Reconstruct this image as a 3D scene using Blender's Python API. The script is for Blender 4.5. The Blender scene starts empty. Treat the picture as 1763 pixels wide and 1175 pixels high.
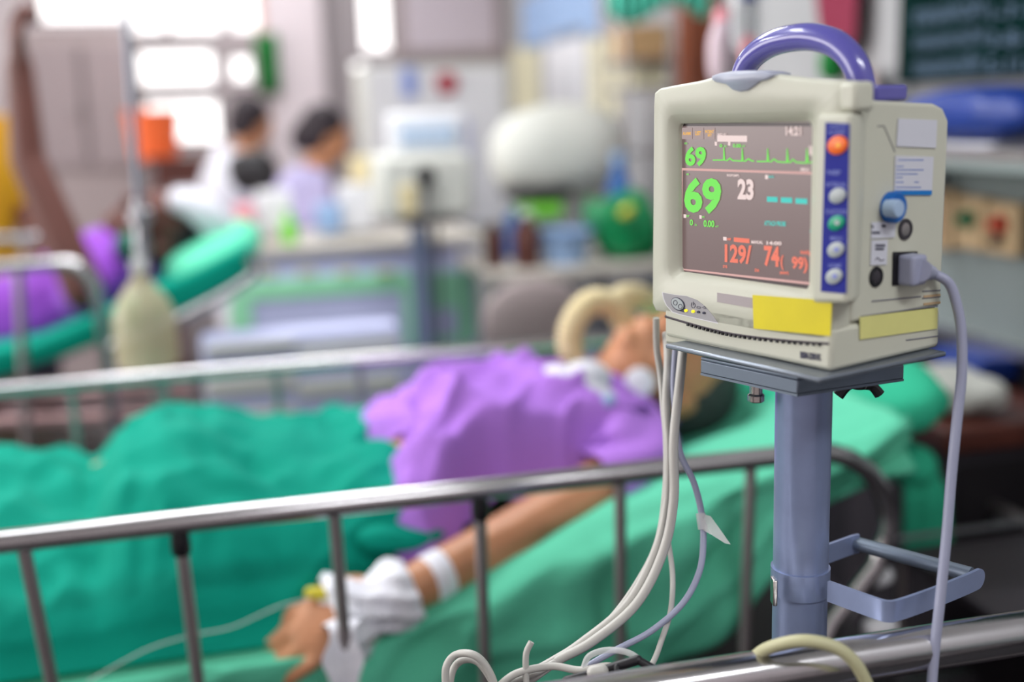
import bpy, math, random
from mathutils import Vector as V, Matrix, noise
random.seed(7)
PI = math.pi
S = bpy.context.scene
COL = S.collection

# ------------------------------------------------------------------ camera
FPX, PITCH, ROLL = 1935.0, 0.2012, -0.0339
CAM = V((0, 0, 1.43))
RC = Matrix.Rotation(PI/2 - PITCH, 3, 'X') @ Matrix.Rotation(ROLL, 3, 'Z')
cd = bpy.data.cameras.new('camera'); co = bpy.data.objects.new('camera', cd); COL.objects.link(co)
cd.sensor_width = 36; cd.lens = FPX/1763*36; cd.clip_start = .05; cd.clip_end = 100
co.matrix_world = Matrix.Translation(CAM) @ RC.to_4x4()
cd.dof.use_dof = True; cd.dof.focus_distance = 1.0; cd.dof.aperture_fstop = 1.5; cd.dof.aperture_blades = 0
S.camera = co
S.view_settings.view_transform = 'Standard'; S.view_settings.look = 'None'
S.view_settings.exposure = 0.0; S.view_settings.gamma = 1; S.view_settings.use_curve_mapping = False

# ------------------------------------------------------------------ world: bright overcast daylight outside the windows
w = bpy.data.worlds.new('sky'); S.world = w; w.use_nodes = True
w.node_tree.nodes['Background'].inputs[0].default_value = (1, .97, .96, 1)
w.node_tree.nodes['Background'].inputs[1].default_value = 2.8

# ------------------------------------------------------------------ frames
BY = .2304
D_ = V((math.cos(BY), math.sin(BY), 0)); N_ = V((-math.sin(BY), math.cos(BY), 0)); Z_ = V((0, 0, 1))
B0 = V((-.1087, 1.4276, 0))
RB = Matrix.Rotation(BY, 3, 'Z')
def bp(s, t, z): return B0 + D_*s + N_*t + Z_*z          # ward frame: s along the beds, t across them
def ray(x, y): return RC @ V(((x-881.5)/FPX, -(y-587.5)/FPX, -1))
def at(x, y, d): return CAM + ray(x, y)*d
def st(P): q = P-B0; return q.dot(D_), q.dot(N_), P.z
def bt(x, y, t):
    r = ray(x, y); k = (t - (CAM-B0).dot(N_))/r.dot(N_); return CAM + r*k
def bs(x, y, s):
    r = ray(x, y); k = (s - (CAM-B0).dot(D_))/r.dot(D_); return CAM + r*k
def onz(x, y, z):
    r = ray(x, y); return CAM + r*((z-CAM.z)/r.z)

# ------------------------------------------------------------------ lamps of the ward (fluorescent panels on the ceiling) and one added fill
def lamp(name, s, t, z, sx, sy, power, col=(1, .98, .95), rot=None):
    l = bpy.data.lights.new(name, 'AREA'); l.shape = 'RECTANGLE'; l.size = sx; l.size_y = sy; l.energy = power; l.color = col
    o = bpy.data.objects.new(name, l); COL.objects.link(o)
    o.matrix_world = Matrix.Translation(bp(s, t, z)) @ (RB @ (rot or Matrix.Identity(3))).to_4x4()
    return o
LAMPS = [(-1.3, .5, 22), (-.2, 1.6, 52), (-3.0, 1.6, 48), (-3.2, 4.2, 30), (-.2, 4.4, 36), (.5, -2.1, 32)]  # last entry is a fill added to brighten the monitor's right side
for ls, lt, lp in LAMPS: lamp('ceiling_lamp_light', ls, lt, 3.0, 1.3, .35, lp, (.97, .985, 1))
# daylight through the long window bank left of the beds
lamp('window_daylight', -5.2, 1.6, 1.9, 4.5, 1.6, 120, (1, .95, .92), Matrix.Rotation(-PI/2, 3, 'Z') @ Matrix.Rotation(PI/2, 3, 'X') @ Matrix.Identity(3))

# ------------------------------------------------------------------ materials
def mat(name, col, rough=.5, metal=0, bump=0, scale=40, var=0, vscale=6, trans=0, alpha=1, emit=None, es=1, sheen=0, sss=0, coat=0, spec=None):
    m = bpy.data.materials.new(name); m.use_nodes = True; nt = m.node_tree; b = nt.nodes['Principled BSDF']
    c = (*col, 1) if len(col) == 3 else col
    b.inputs['Base Color'].default_value = c; b.inputs['Roughness'].default_value = rough; b.inputs['Metallic'].default_value = metal
    if spec is not None: b.inputs['Specular IOR Level'].default_value = spec
    tc = nt.nodes.new('ShaderNodeTexCoord')
    if var:
        n = nt.nodes.new('ShaderNodeTexNoise'); n.inputs['Scale'].default_value = vscale; n.inputs['Detail'].default_value = 4
        nt.links.new(tc.outputs['Object'], n.inputs['Vector'])
        r = nt.nodes.new('ShaderNodeValToRGB'); r.color_ramp.elements[0].position = .3; r.color_ramp.elements[1].position = .7
        r.color_ramp.elements[0].color = tuple(max(0, x*(1-var)) for x in c[:3])+(1,)
        r.color_ramp.elements[1].color = tuple(min(1, x*(1+var)) for x in c[:3])+(1,)
        nt.links.new(n.outputs['Fac'], r.inputs['Fac']); nt.links.new(r.outputs['Color'], b.inputs['Base Color'])
    if bump:
        n = nt.nodes.new('ShaderNodeTexNoise'); n.inputs['Scale'].default_value = scale; n.inputs['Detail'].default_value = 3
        nt.links.new(tc.outputs['Object'], n.inputs['Vector'])
        bu = nt.nodes.new('ShaderNodeBump'); bu.inputs['Strength'].default_value = bump; bu.inputs['Distance'].default_value = .01
        nt.links.new(n.outputs['Fac'], bu.inputs['Height']); nt.links.new(bu.outputs['Normal'], b.inputs['Normal'])
    if trans: b.inputs['Transmission Weight'].default_value = trans; b.inputs['IOR'].default_value = 1.2
    if alpha < 1: b.inputs['Alpha'].default_value = alpha
    if emit: b.inputs['Emission Color'].default_value = (*emit, 1); b.inputs['Emission Strength'].default_value = es
    if sheen: b.inputs['Sheen Weight'].default_value = sheen
    if coat: b.inputs['Coat Weight'].default_value = coat
    if sss:
        b.inputs['Subsurface Weight'].default_value = sss; b.inputs['Subsurface Radius'].default_value = (.02, .008, .004); b.inputs['Subsurface Scale'].default_value = .5
    return m
def rgb(r, g, b):
    f = lambda c: (c/255/12.92) if c/255 <= .04045 else ((c/255+.055)/1.055)**2.4
    return (f(r), f(g), f(b))
M = {}
M['case'] = mat('case_plastic', rgb(203, 204, 188), .42, bump=.03, scale=900, var=.03)
M['case_dark'] = mat('case_gap', rgb(60, 50, 60), .6)
M['grey_panel'] = mat('grey_panel', rgb(160, 158, 162), .4, metal=.2)
M['ink'] = mat('ink', rgb(50, 50, 75), .6)
M['faint_ink'] = mat('faint_ink', rgb(120, 120, 130), .6)
M['blue_ink'] = mat('blue_ink', rgb(70, 110, 190), .6)
M['panel_ink'] = mat('panel_ink', rgb(130, 140, 215), .6)
M['black'] = mat('black_plastic', rgb(22, 20, 26), .45)
M['purple'] = mat('purple_handle', rgb(92, 88, 172), .22, coat=.5, var=.05)
M['alarm'] = mat('alarm_window', rgb(180, 186, 204), .3)
M['blue_panel'] = mat('blue_panel', rgb(40, 46, 146), .65, spec=.2)
M['btn'] = mat('button_grey', rgb(176, 184, 186), .45)
M['btn_o'] = mat('button_orange', rgb(250, 110, 15), .4)
M['btn_g'] = mat('button_green', rgb(10, 160, 120), .4)
M['yellow_st'] = mat('yellow_sticker', rgb(228, 212, 0), .5, var=.08, vscale=14)
M['pale_yellow'] = mat('pale_yellow_sticker', rgb(222, 220, 140), .5, var=.08, vscale=14)
M['label'] = mat('white_label', rgb(214, 216, 226), .5)
M['label_blue'] = mat('label_blue', rgb(0, 120, 200), .5)
M['conn_blue'] = mat('blue_connector', rgb(0, 96, 180), .35)
M['conn_in'] = mat('connector_inner', rgb(170, 195, 225), .3)
M['led_y'] = mat('yellow_led', rgb(255, 220, 0), .4, emit=(1, .75, 0), es=1.6)
M['screen'] = mat('lcd_screen', rgb(46, 40, 42), .28, emit=rgb(128, 106, 104), es=.74, spec=.5)
def em(n, c, s=1.0): return mat(n, (0, 0, 0), .5, emit=c, es=s, spec=0)
M['t_green'] = em('lcd_green', rgb(135, 240, 110)); M['t_white'] = em('lcd_white', rgb(248, 226, 222))
M['t_red'] = em('lcd_red', rgb(250, 138, 118)); M['t_cyan'] = em('lcd_cyan', rgb(95, 215, 205)); M['t_pink'] = em('lcd_line', rgb(225, 180, 175))
M['t_btn'] = em('lcd_button', rgb(178, 160, 158)); M['t_or'] = em('lcd_orange', rgb(250, 190, 90)); M['t_frame'] = mat('lcd_frame', rgb(62, 48, 52), .4)
M['stand'] = mat('stand_paint', rgb(146, 160, 196), .3, metal=.45, bump=.03, scale=60, var=.07, vscale=30)
M['tray'] = mat('tray_metal', rgb(140, 148, 160), .3, metal=.75)
M['tray_dark'] = mat('tray_dark', rgb(130, 142, 158), .35, metal=.6)
M['chrome'] = mat('chrome', rgb(196, 194, 196), .2, metal=1, bump=.02, scale=30)
M['post'] = mat('post_steel', rgb(172, 164, 164), .38, metal=.85)
M['steel'] = mat('brushed_steel', rgb(185, 185, 190), .3, metal=1)
M['bolt'] = mat('bolt_steel', rgb(200, 195, 190), .2, metal=1)
M['cable'] = mat('grey_cable', rgb(192, 190, 184), .4)
M['cable_b'] = mat('blue_grey_cable', rgb(158, 162, 186), .4)
M['cable_y'] = mat('yellowish_cable', rgb(190, 188, 150), .45)
M['mint'] = mat('mint_sheet', rgb(100, 204, 168), .85, bump=.12, scale=60, spec=.15)
M['teal'] = mat('teal_blanket', rgb(0, 146, 124), .85, bump=.15, scale=50, spec=.15)
M['pillow'] = mat('mint_pillowcase', rgb(60, 196, 154), .85, bump=.1, scale=50, spec=.15)
M['gown'] = mat('lilac_gown', rgb(174, 120, 216), .85, bump=.12, scale=60, spec=.2)
M['gown2'] = mat('violet_gown', rgb(140, 60, 190), .8, bump=.12, scale=60, sheen=.2)
M['pink'] = mat('pink_tie', rgb(215, 110, 190), .8)
M['skin'] = mat('skin_tan', rgb(198, 138, 100), .5, sss=.06, var=.1, vscale=14, bump=.05, scale=120)
M['skin_d'] = mat('skin_brown', rgb(96, 54, 46), .5, sss=.03, var=.1, vscale=14)
M['hair'] = mat('grey_hair', rgb(66, 66, 68), .7, bump=.5, scale=120, var=.3, vscale=60)
M['hair_d'] = mat('dark_hair', rgb(34, 20, 30), .6, bump=.4, scale=120)
M['gauze'] = mat('white_gauze', rgb(242, 242, 252), .9, bump=.4, scale=180, var=.06, vscale=50)
M['white'] = mat('white_plastic', rgb(228, 228, 232), .4)
M['cream'] = mat('cream_tube', rgb(226, 210, 164), .5)
M['clear'] = mat('clear_plastic', rgb(235, 235, 235), .15, alpha=.45)
M['wall_p'] = mat('wall_paint', rgb(186, 176, 178), .8, var=.03, vscale=3)
M['wall_r'] = mat('headwall_paint', rgb(166, 166, 168), .8, var=.05, vscale=3)
M['ceil'] = mat('ceiling_paint', rgb(225, 225, 222), .9)
M['col'] = mat('column_paint', rgb(208, 196, 200), .8, var=.02)
M['frame_w'] = mat('window_frame_paint', rgb(150, 140, 142), .5)
M['rail_panel'] = mat('headwall_panel', rgb(126, 136, 136), .55)
M['beige'] = mat('beige_outlet', rgb(196, 168, 130), .5)
M['green_k'] = mat('green_knob', rgb(10, 110, 70), .4); M['red_k'] = mat('red_knob', rgb(190, 60, 35), .4)
M['board'] = mat('blackboard', rgb(6, 34, 32), .9, var=.2, vscale=8, spec=.05)
M['chalk'] = mat('chalk', rgb(92, 110, 130), .9, spec=.05)
M['dark_wood'] = mat('dark_wood', rgb(92, 50, 42), .4, var=.25, vscale=18)
M['brown'] = mat('brown_wood', rgb(125, 62, 34), .5, var=.12)
M['taupe'] = mat('taupe_locker', rgb(158, 144, 144), .6, var=.05)
M['dark'] = mat('dark_metal', rgb(34, 31, 35), .5)
M['dark2'] = mat('dark_grey_metal', rgb(62, 58, 64), .45, metal=.2)
M['white_c'] = mat('white_cotton', rgb(222, 222, 232), .85, bump=.1)
M['lilac_c'] = mat('lilac_cotton', rgb(190, 182, 222), .85, bump=.1)
M['yellow_c'] = mat('yellow_cotton', rgb(200, 145, 10), .85, bump=.1)
M['blue_bag'] = mat('blue_bag', rgb(28, 60, 146), .4, bump=.3, scale=12)
M['lilac'] = mat('lilac_laminate', rgb(196, 200, 236), .5); M['l_green'] = mat('green_laminate', rgb(156, 228, 184), .5)
M['top_b'] = mat('beige_top', rgb(205, 198, 188), .5)
M['ltblue'] = mat('light_blue_plastic', rgb(150, 180, 220), .4); M['blue'] = mat('blue_plastic', rgb(60, 110, 180), .4)
M['dk_green'] = mat('green_plastic_bag', rgb(0, 130, 75), .35, bump=.5, scale=14)
M['lime'] = mat('lime_plastic', rgb(120, 210, 60), .4); M['yellow'] = mat('yellow_plastic', rgb(215, 200, 40), .4)
M['orange'] = mat('orange_plastic', rgb(250, 110, 50), .4); M['red'] = mat('red_plastic', rgb(170, 25, 50), .4)
M['pinkp'] = mat('pink_plastic', rgb(235, 150, 160), .4); M['tan'] = mat('tan_cardboard', rgb(190, 155, 112), .7)
M['turq'] = mat('turquoise_curtain', rgb(80, 190, 165), .8); M['curt'] = mat('green_curtain', rgb(0, 120, 45), .8)
M['red_c'] = mat('dark_red_cloth', rgb(130, 30, 60), .8)
M['pale'] = mat('pale_cover', rgb(208, 209, 202), .7); M['paper'] = mat('paper', rgb(215, 210, 180), .7, var=.15, vscale=10)
M['olive'] = mat('amber_fluid', rgb(205, 195, 160), .3, alpha=.58, var=.05)
M['glass'] = mat('glass_pane', rgb(250, 250, 250), .02, trans=1)
M['rubber'] = mat('black_rubber', rgb(14, 13, 14), .6)
# floor: dark polished tiles with pale joints
def floor_mat():
    m = bpy.data.materials.new('floor_tiles'); m.use_nodes = True; nt = m.node_tree; b = nt.nodes['Principled BSDF']
    tc = nt.nodes.new('ShaderNodeTexCoord'); br = nt.nodes.new('ShaderNodeTexBrick'); br.offset = 0
    br.inputs['Scale'].default_value = 1; br.inputs['Brick Width'].default_value = .4; br.inputs['Row Height'].default_value = .4
    br.inputs['Mortar Size'].default_value = .006; br.inputs['Color1'].default_value = (*rgb(66, 60, 66), 1); br.inputs['Color2'].default_value = (*rgb(58, 54, 60), 1)
    br.inputs['Mortar'].default_value = (*rgb(170, 165, 160), 1)
    nt.links.new(tc.outputs['Object'], br.inputs['Vector']); nt.links.new(br.outputs['Color'], b.inputs['Base Color'])
    b.inputs['Roughness'].default_value = .35
    return m
M['floor'] = floor_mat()

# ------------------------------------------------------------------ mesh helpers
ORG = {}
def frame_of(tan, up=Z_):
    t = tan.normalized(); a = t.cross(up)
    if a.length < 1e-4: a = t.cross(V((1, 0, 0)))
    a.normalize(); return a, a.cross(t).normalized()
def smooth_path(pts, n=8, closed=False):
    out = []; P = list(pts); m = len(P)
    for i in range(m-1):
        p0 = P[max(i-1, 0)]; p1 = P[i]; p2 = P[i+1]; p3 = P[min(i+2, m-1)]
        for k in range(n):
            u = k/n; out.append(.5*((2*p1)+(p2-p0)*u+(2*p0-5*p1+4*p2-p3)*u*u+(3*p1-p0-3*p2+p3)*u**3))
    out.append(P[-1]); return out
class MB:
    def __init__(s): s.v = []; s.f = []; s.mi = []; s.cur = 0
    def addf(s, f): s.f.append(f); s.mi.append(s.cur)
    def rings(s, rs, cap=True, closed=True):
        b = len(s.v); n = len(rs[0])
        for r in rs: s.v += [V(p) for p in r]
        for i in range(len(rs)-1):
            for j in range(n if closed else n-1):
                k = (j+1) % n; s.addf((b+i*n+j, b+i*n+k, b+(i+1)*n+k, b+(i+1)*n+j))
        if cap: s.addf(tuple(b+j for j in reversed(range(n)))); s.addf(tuple(b+(len(rs)-1)*n+j for j in range(n)))
        return s
    def tube(s, path, r, n=12, cap=True):
        rs = []; a0 = None
        for i, p in enumerate(path):
            t = path[min(i+1, len(path)-1)]-path[max(i-1, 0)]; t.normalize()
            if a0 is None: a, b = frame_of(t)
            else:
                a = (a0 - t*a0.dot(t)).normalized(); b = a.cross(t)
            a0 = a
            rr = r(i/(len(path)-1)) if callable(r) else r
            rs.append([p+a*(rr*math.cos(2*PI*j/n))+b*(rr*math.sin(2*PI*j/n)) for j in range(n)])
        return s.rings(rs, cap)
    def rod(s, a, b, r, r2=None, n=14): r2 = r if r2 is None else r2; return s.tube([a, b], lambda u: r+(r2-r)*u, n)
    def box(s, c, h, R=None):      # centre, half sizes, rotation
        R = R or Matrix.Identity(3); b = len(s.v)
        for z in (-1, 1):
            for x, y in ((-1, -1), (1, -1), (1, 1), (-1, 1)): s.v.append(c + R @ V((x*h[0], y*h[1], z*h[2])))
        for f in ((3, 2, 1, 0), (4, 5, 6, 7), (0, 1, 5, 4), (1, 2, 6, 5), (2, 3, 7, 6), (3, 0, 4, 7)): s.addf(tuple(b+i for i in f))
        return s
    def bbox(s, s0, s1, t0, t1, z0, z1): # box in the ward frame
        return s.box(bp((s0+s1)/2, (t0+t1)/2, (z0+z1)/2), (abs(s1-s0)/2, abs(t1-t0)/2, abs(z1-z0)/2), RB)
    def ell(s, c, r, R=None, nu=20, nv=12):
        R = R or Matrix.Identity(3); rs = []
        for i in range(nv+1):
            a = PI*(i+.02)/(nv+.04) if 0 < i < nv else (.03 if i == 0 else PI-.03)
            rs.append([c + R @ V((r[0]*math.sin(a)*math.cos(2*PI*j/nu), r[1]*math.sin(a)*math.sin(2*PI*j/nu), -r[2]*math.cos(a))) for j in range(nu)])
        return s.rings(rs)
    def cap(s, a, b, ra, rb=None, n=12):  # tapered capsule
        rb = ra if rb is None else rb; d = (b-a); L = d.length or 1e-6; d = d/L; x, y = frame_of(d); rs = []
        for k in range(5):
            q = PI/2*(1-k/4.0); q = min(q, PI/2-.04); rs.append((a-d*ra*math.sin(q), ra*math.cos(q)))
        for k in range(5):
            q = min(PI/2*k/4.0, PI/2-.04); rs.append((b+d*rb*math.sin(q), rb*math.cos(q)))
        return s.rings([[c+x*(r*math.cos(2*PI*j/n))+y*(r*math.sin(2*PI*j/n)) for j in range(n)] for c, r in rs])
    def prism(s, pts, off):       # planar outline extruded by vector off
        return s.rings([[p for p in pts], [p+off for p in pts]])
    def grid(s, nu, nv, f):
        b = len(s.v)
        for i in range(nu+1):
            for j in range(nv+1): s.v.append(f(i/nu, j/nv))
        for i in range(nu):
            for j in range(nv):
                k = b+i*(nv+1)+j; s.addf((k, k+nv+1, k+nv+2, k+1))
        return s
    def lathe(s, c, prof, n=24, axis=Z_):
        x, y = frame_of(axis); rs = [[c+axis*z+x*(r*math.cos(2*PI*j/n))+y*(r*math.sin(2*PI*j/n)) for j in range(n)] for r, z in prof]
        return s.rings(rs)
    def build(s, name, m, parent=None, smooth=True, bevel=0, remesh=0, solid=0, sub=0, origin=None, seg=2, auto=True, relax=4):
        if parent is not None: org = ORG[parent.name]
        else:
            if origin is None:
                xs = [p.x for p in s.v]; ys = [p.y for p in s.v]; zs = [p.z for p in s.v]
                origin = V(((min(xs)+max(xs))/2, (min(ys)+max(ys))/2, min(zs)))
            org = origin
        me = bpy.data.meshes.new(name); me.from_pydata([tuple(p-org) for p in s.v], [], s.f); me.validate(); me.update()
        ms = m if isinstance(m, (list, tuple)) else [m]
        for q in ms: me.materials.append(M[q] if isinstance(q, str) else q)
        if len(ms) > 1:
            for p, i in zip(me.polygons, s.mi): p.material_index = i
        o = bpy.data.objects.new(name, me); COL.objects.link(o); ORG[o.name] = org
        if parent is not None: o.parent = parent
        else: o.location = org
        me.polygons.foreach_set('use_smooth', [smooth]*len(me.polygons))
        import bmesh
        bm = bmesh.new(); bm.from_mesh(me); bmesh.ops.recalc_face_normals(bm, faces=bm.faces); bm.to_mesh(me); bm.free()
        if remesh:
            r = o.modifiers.new('r', 'REMESH'); r.mode = 'VOXEL'; r.voxel_size = remesh; r.use_smooth_shade = True
            if relax: q = o.modifiers.new('s', 'SMOOTH'); q.factor = .5; q.iterations = relax
        if solid: q = o.modifiers.new('t', 'SOLIDIFY'); q.thickness = solid; q.offset = -1
        if bevel: q = o.modifiers.new('b', 'BEVEL'); q.width = bevel; q.segments = seg; q.limit_method = 'ANGLE'; q.angle_limit = .6
        if sub: q = o.modifiers.new('u', 'SUBSURF'); q.levels = sub; q.render_levels = sub
        if smooth and auto and not remesh:
            try: me.set_sharp_from_angle(angle=.7)
            except Exception: pass
        return o
def tag(o, label, cat, group=None, kind=None):
    o['label'] = label; o['category'] = cat
    if group: o['group'] = group
    if kind: o['kind'] = kind
    return o
def thing(name, label, cat, loc, group=None):
    o = bpy.data.objects.new(name, None); COL.objects.link(o); o.location = loc; o.empty_display_size = .05; ORG[o.name] = V(loc)
    return tag(o, label, cat, group)
def plabel(o, l): o['label'] = l; return o
def struct(o): o['kind'] = 'structure'; return o
def text_mesh(s, fit, m, name='lettering', parent=None, thick=.0003, bold=0):
    """fit = (origin, xvec, yvec): the text's bounding box is stretched onto this parallelogram"""
    c = bpy.data.curves.new('txt', 'FONT'); c.body = s; c.resolution_u = 3; c.offset = bold*2.2+.012
    t = bpy.data.objects.new('txt', c); COL.objects.link(t)
    dg = bpy.context.evaluated_depsgraph_get(); me = bpy.data.meshes.new_from_object(t.evaluated_get(dg))
    bpy.data.objects.remove(t); bpy.data.curves.remove(c)
    if not me.vertices: return None
    xs = [v.co.x for v in me.vertices]; ys = [v.co.y for v in me.vertices]; x0, x1, y0, y1 = min(xs), max(xs), min(ys), max(ys)
    O, X, Y = fit; nrm = X.cross(Y).normalized(); b = MB()
    b.v = [O+X*((v.co.x-x0)/(x1-x0))+Y*((v.co.y-y0)/max(1e-6, y1-y0))+nrm*thick for v in me.vertices]
    for p in me.polygons: b.addf(tuple(p.vertices))
    bpy.data.meshes.remove(me)
    return b

# ================================================================== ROOM
SW, SL, T0, T1, H = 1.45, -5.6, -3.0, 5.6, 3.15      # headwall, left wall, near wall, far wall, ceiling
struct(MB().bbox(SL-.3, SW+.3, T0-.3, T1+.3, -.1, 0).build('floor', 'floor', smooth=False, origin=bp(0, 0, 0)))
bpy.data.objects['floor'].rotation_euler = (0, 0, 0)
struct(MB().bbox(SL-.3, SW+.3, T0-.3, T1+.3, H, H+.1).build('ceiling', 'ceil', smooth=False))
struct(MB().bbox(SW, SW+.15, T0, T1+.15, 0, H).build('wall_right', 'wall_r', smooth=False))
struct(MB().bbox(SL, SW, T0-.15, T0, 0, H).build('wall_near', 'wall_p', smooth=False))
def wall_with_holes(name, axis, a0, a1, c0, c1, holes, m):
    """wall along s (axis 's') or t, cut into cells so the window openings stay open"""
    b = MB(); xs = sorted({a0, a1, *[h[0] for h in holes], *[h[1] for h in holes]}); zs = sorted({0, H, *[h[2] for h in holes], *[h[3] for h in holes]})
    for i in range(len(xs)-1):
        for k in range(len(zs)-1):
            mx, mz = (xs[i]+xs[i+1])/2, (zs[k]+zs[k+1])/2
            if any(h[0] < mx < h[1] and h[2] < mz < h[3] for h in holes): continue
            if axis == 's': b.bbox(xs[i], xs[i+1], c0, c1, zs[k], zs[k+1])
            else: b.bbox(c0, c1, xs[i], xs[i+1], zs[k], zs[k+1])
    return struct(b.build(name, m, smooth=False))
def wrect(x0, y0, x1, y1, t):     # pixel rectangle -> (s0, s1, z0, z1) on the plane t
    a = st(bt(x0, y1, t)); b = st(bt(x1, y0, t)); return (a[0], b[0], a[2], b[2])
WIN = []
for x0, y0, x1, y1 in ((64, -190, 204, 42), (216, -190, 272, 62), (284, -190, 366, 62), (228, 80, 370, 153), (250, 166, 378, 252), (392, -190, 438, 58), (396, 92, 436, 144), (622, -190, 664, 92), (604, 100, 636, 140)):
    a = wrect(x0, y0, x1, y1, T1); WIN.append((a[0], a[1], a[2], min(a[3], 2.75)))
wall_with_holes('wall_back', 's', SL, SW, T1, T1+.15, WIN, 'wall_p')
wall_with_holes('wall_left', 't', T0, T1, SL-.15, SL, [(-2, 5, 1.0, 2.7)], 'wall_p')
def window(n, s0, s1, z0, z1, t, bars_s, bars_z):
    e = thing('window_%d' % n, '', 'window', bp((s0+s1)/2, t, z0)); del e['label']; del e['category']; e['kind'] = 'structure'
    b = MB(); fw = .022
    for s in [s0+fw/2, s1-fw/2]+[s0+(s1-s0)*k for k in bars_s]: b.bbox(s-fw/2, s+fw/2, t+.03, t+.09, z0, z1)
    for z in [z0+fw/2, z1-fw/2]+[z0+(z1-z0)*k for k in bars_z]: b.bbox(s0, s1, t+.032, t+.088, z-fw/2, z+fw/2)
    b.build('window_frame', 'frame_w', e, smooth=False)
    MB().bbox(s0+.01, s1-.01, t+.058, t+.062, z0+.01, z1-.01).build('window_pane', 'glass', e, smooth=False)
    MB().bbox(s0-.03, s1+.03, t-.03, t+.02, z0-.025, z0).build('window_sill', 'col', e, smooth=False)
for i, q_ in enumerate(WIN): window(i+1, *q_, T1, [], [.5] if q_[3]-q_[2] > .7 else [])
# ceiling light fixtures, the added fill light among them
for i, (ls, lt, lp) in enumerate(LAMPS):
    e = thing('ceiling_light', '', 'ceiling light', bp(ls, lt, 3.05)); 
    e['label'] = ['white ceiling light above the foot of the near bed', 'white ceiling light above the second bed', 'white ceiling light at the left, nearer one', 'white ceiling light at the left, farther one', 'white ceiling light above the counter by the far wall', 'white ceiling fill light added behind the viewer at the right'][i]; e['group'] = 'fluorescent ceiling lights'
    MB().bbox(ls-.7, ls+.7, lt-.22, lt+.22, 3.04, H).build('housing', 'white', e, smooth=False)
# columns and panels of the far wall
a = wrect(474, -200, 532, 300, T1); struct(MB().bbox(a[0], a[1], T1-.25, T1, 0, H).build('trim_1', 'col', smooth=False))

# ================================================================== PATIENT MONITOR
PM = V((.25, .86, 1.2211)); RM = Matrix.Rotation(-.9792, 3, 'Z')
def L(u, v, n): return PM + RM @ V((u, -n, v))
NM = RM @ V((0, -1, 0)); UM = RM @ V((1, 0, 0))
def fp(x, y, n=0):       # pixel on the front plane (n in front) -> (u, v)
    r = ray(x, y); P0 = L(0, 0, n); k = (P0-CAM).dot(NM)/r.dot(NM); q = CAM+r*k-PM; return q.dot(UM), q.z
def sp(x, y, u=0):       # pixel on the side plane -> (n, v)
    r = ray(x, y); P0 = L(u, 0, 0); k = (P0-CAM).dot(UM)/r.dot(UM); q = CAM+r*k-PM; return q.dot(NM), q.z
def F(x, y, n=0): u, v = fp(x, y, n); return L(u, v, n)
def SD(x, y, u=0): n, v = sp(x, y, u); return L(u, v, n)
mon = thing('patient_monitor', 'cream patient monitor with lit vital signs screen and purple handle on the pole tray', 'monitor', L(-.1, 0, -.07))
# base unit and rear body
MB().prism([L(-.195, .0, 0), L(-.195, .0, -.138), L(0, .0, -.138), L(0, .0, -.0), ], Z_*.0345).build('base_unit', 'case', mon, bevel=.004, seg=3)
top_r = sp(1600, 183)[1]
prof = [(-.022, .036), (-.138, .036), (-.138, top_r-.012), (-.130, top_r-.002), (-.118, top_r+.002), (-.022, sp(1500, 170)[1])]
MB().prism([L(0, v, n) for n, v in prof], UM*-.19).build('rear_case', 'case', mon, bevel=.003, seg=3)
# front housing: outer outline lofted to the screen opening
def ring_px(pts, n): return [F(x, y, n) for x, y in pts]
def resample(poly, c, N=120):
    out = []
    for k in range(N):
        a = 2*PI*k/N; d = (math.cos(a), math.sin(a)); best = 0
        for i in range(len(poly)):
            (x1, y1), (x2, y2) = poly[i], poly[(i+1) % len(poly)]
            ex, ey = x2-x1, y2-y1; den = d[0]*ey-d[1]*ex
            if abs(den) < 1e-12: continue
            tt = ((x1-c[0])*ey-(y1-c[1])*ex)/den; uu = ((x1-c[0])*d[1]-(y1-c[1])*d[0])/den
            if tt > 0 and -1e-6 <= uu <= 1+1e-6: best = max(best, tt)
        out.append((c[0]+d[0]*best, c[1]+d[1]*best))
    return out
def rrect(x0, x1, y0, y1, r, n=5):
    p = []
    for cx, cy, a in ((x1-r, y1-r, 0), (x0+r, y1-r, 90), (x0+r, y0+r, 180), (x1-r, y0+r, 270)):
        for k in range(n+1): q = math.radians(a+90*k/n); p.append((cx+r*math.cos(q), cy+r*math.sin(q)))
    return p
outer = [fp(*p) for p in [(1125, 153), (1160, 146), (1200, 139), (1228, 131), (1252, 126), (1290, 124), (1330, 127), (1370, 133), (1420, 137), (1462, 139), (1462, 160), (1452, 200), (1436, 250), (1432, 500), (1433, 532), (1430, 590), (1360, 583), (1300, 575), (1230, 562), (1180, 549), (1150, 541), (1126, 536), (1121, 531), (1121, 450), (1122, 300), (1123, 180)]]
SC = [fp(1168, 213, -.004), fp(1168, 468, -.004)]
su0 = SC[0][0]; sv1 = fp(1168, 213, -.004)[1]; sv0 = SC[1][1]; su1 = su0+.152
opening = rrect(fp(1148, 300)[0], su1+.008, fp(1168, 484)[1], fp(1200, 195)[1], .008)
inner = rrect(su0, su1, sv0, sv1, .001)
c0 = ((su0+su1)/2, (sv0+sv1)/2)
def shrink(poly, d): return [(x+(c0[0]-x)/math.hypot(c0[0]-x, c0[1]-y)*d, y+(c0[1]-y)/math.hypot(c0[0]-x, c0[1]-y)*d) for x, y in poly]
O_ = resample(outer, c0); I1 = resample(opening, c0); I2 = resample(inner, c0)
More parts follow.
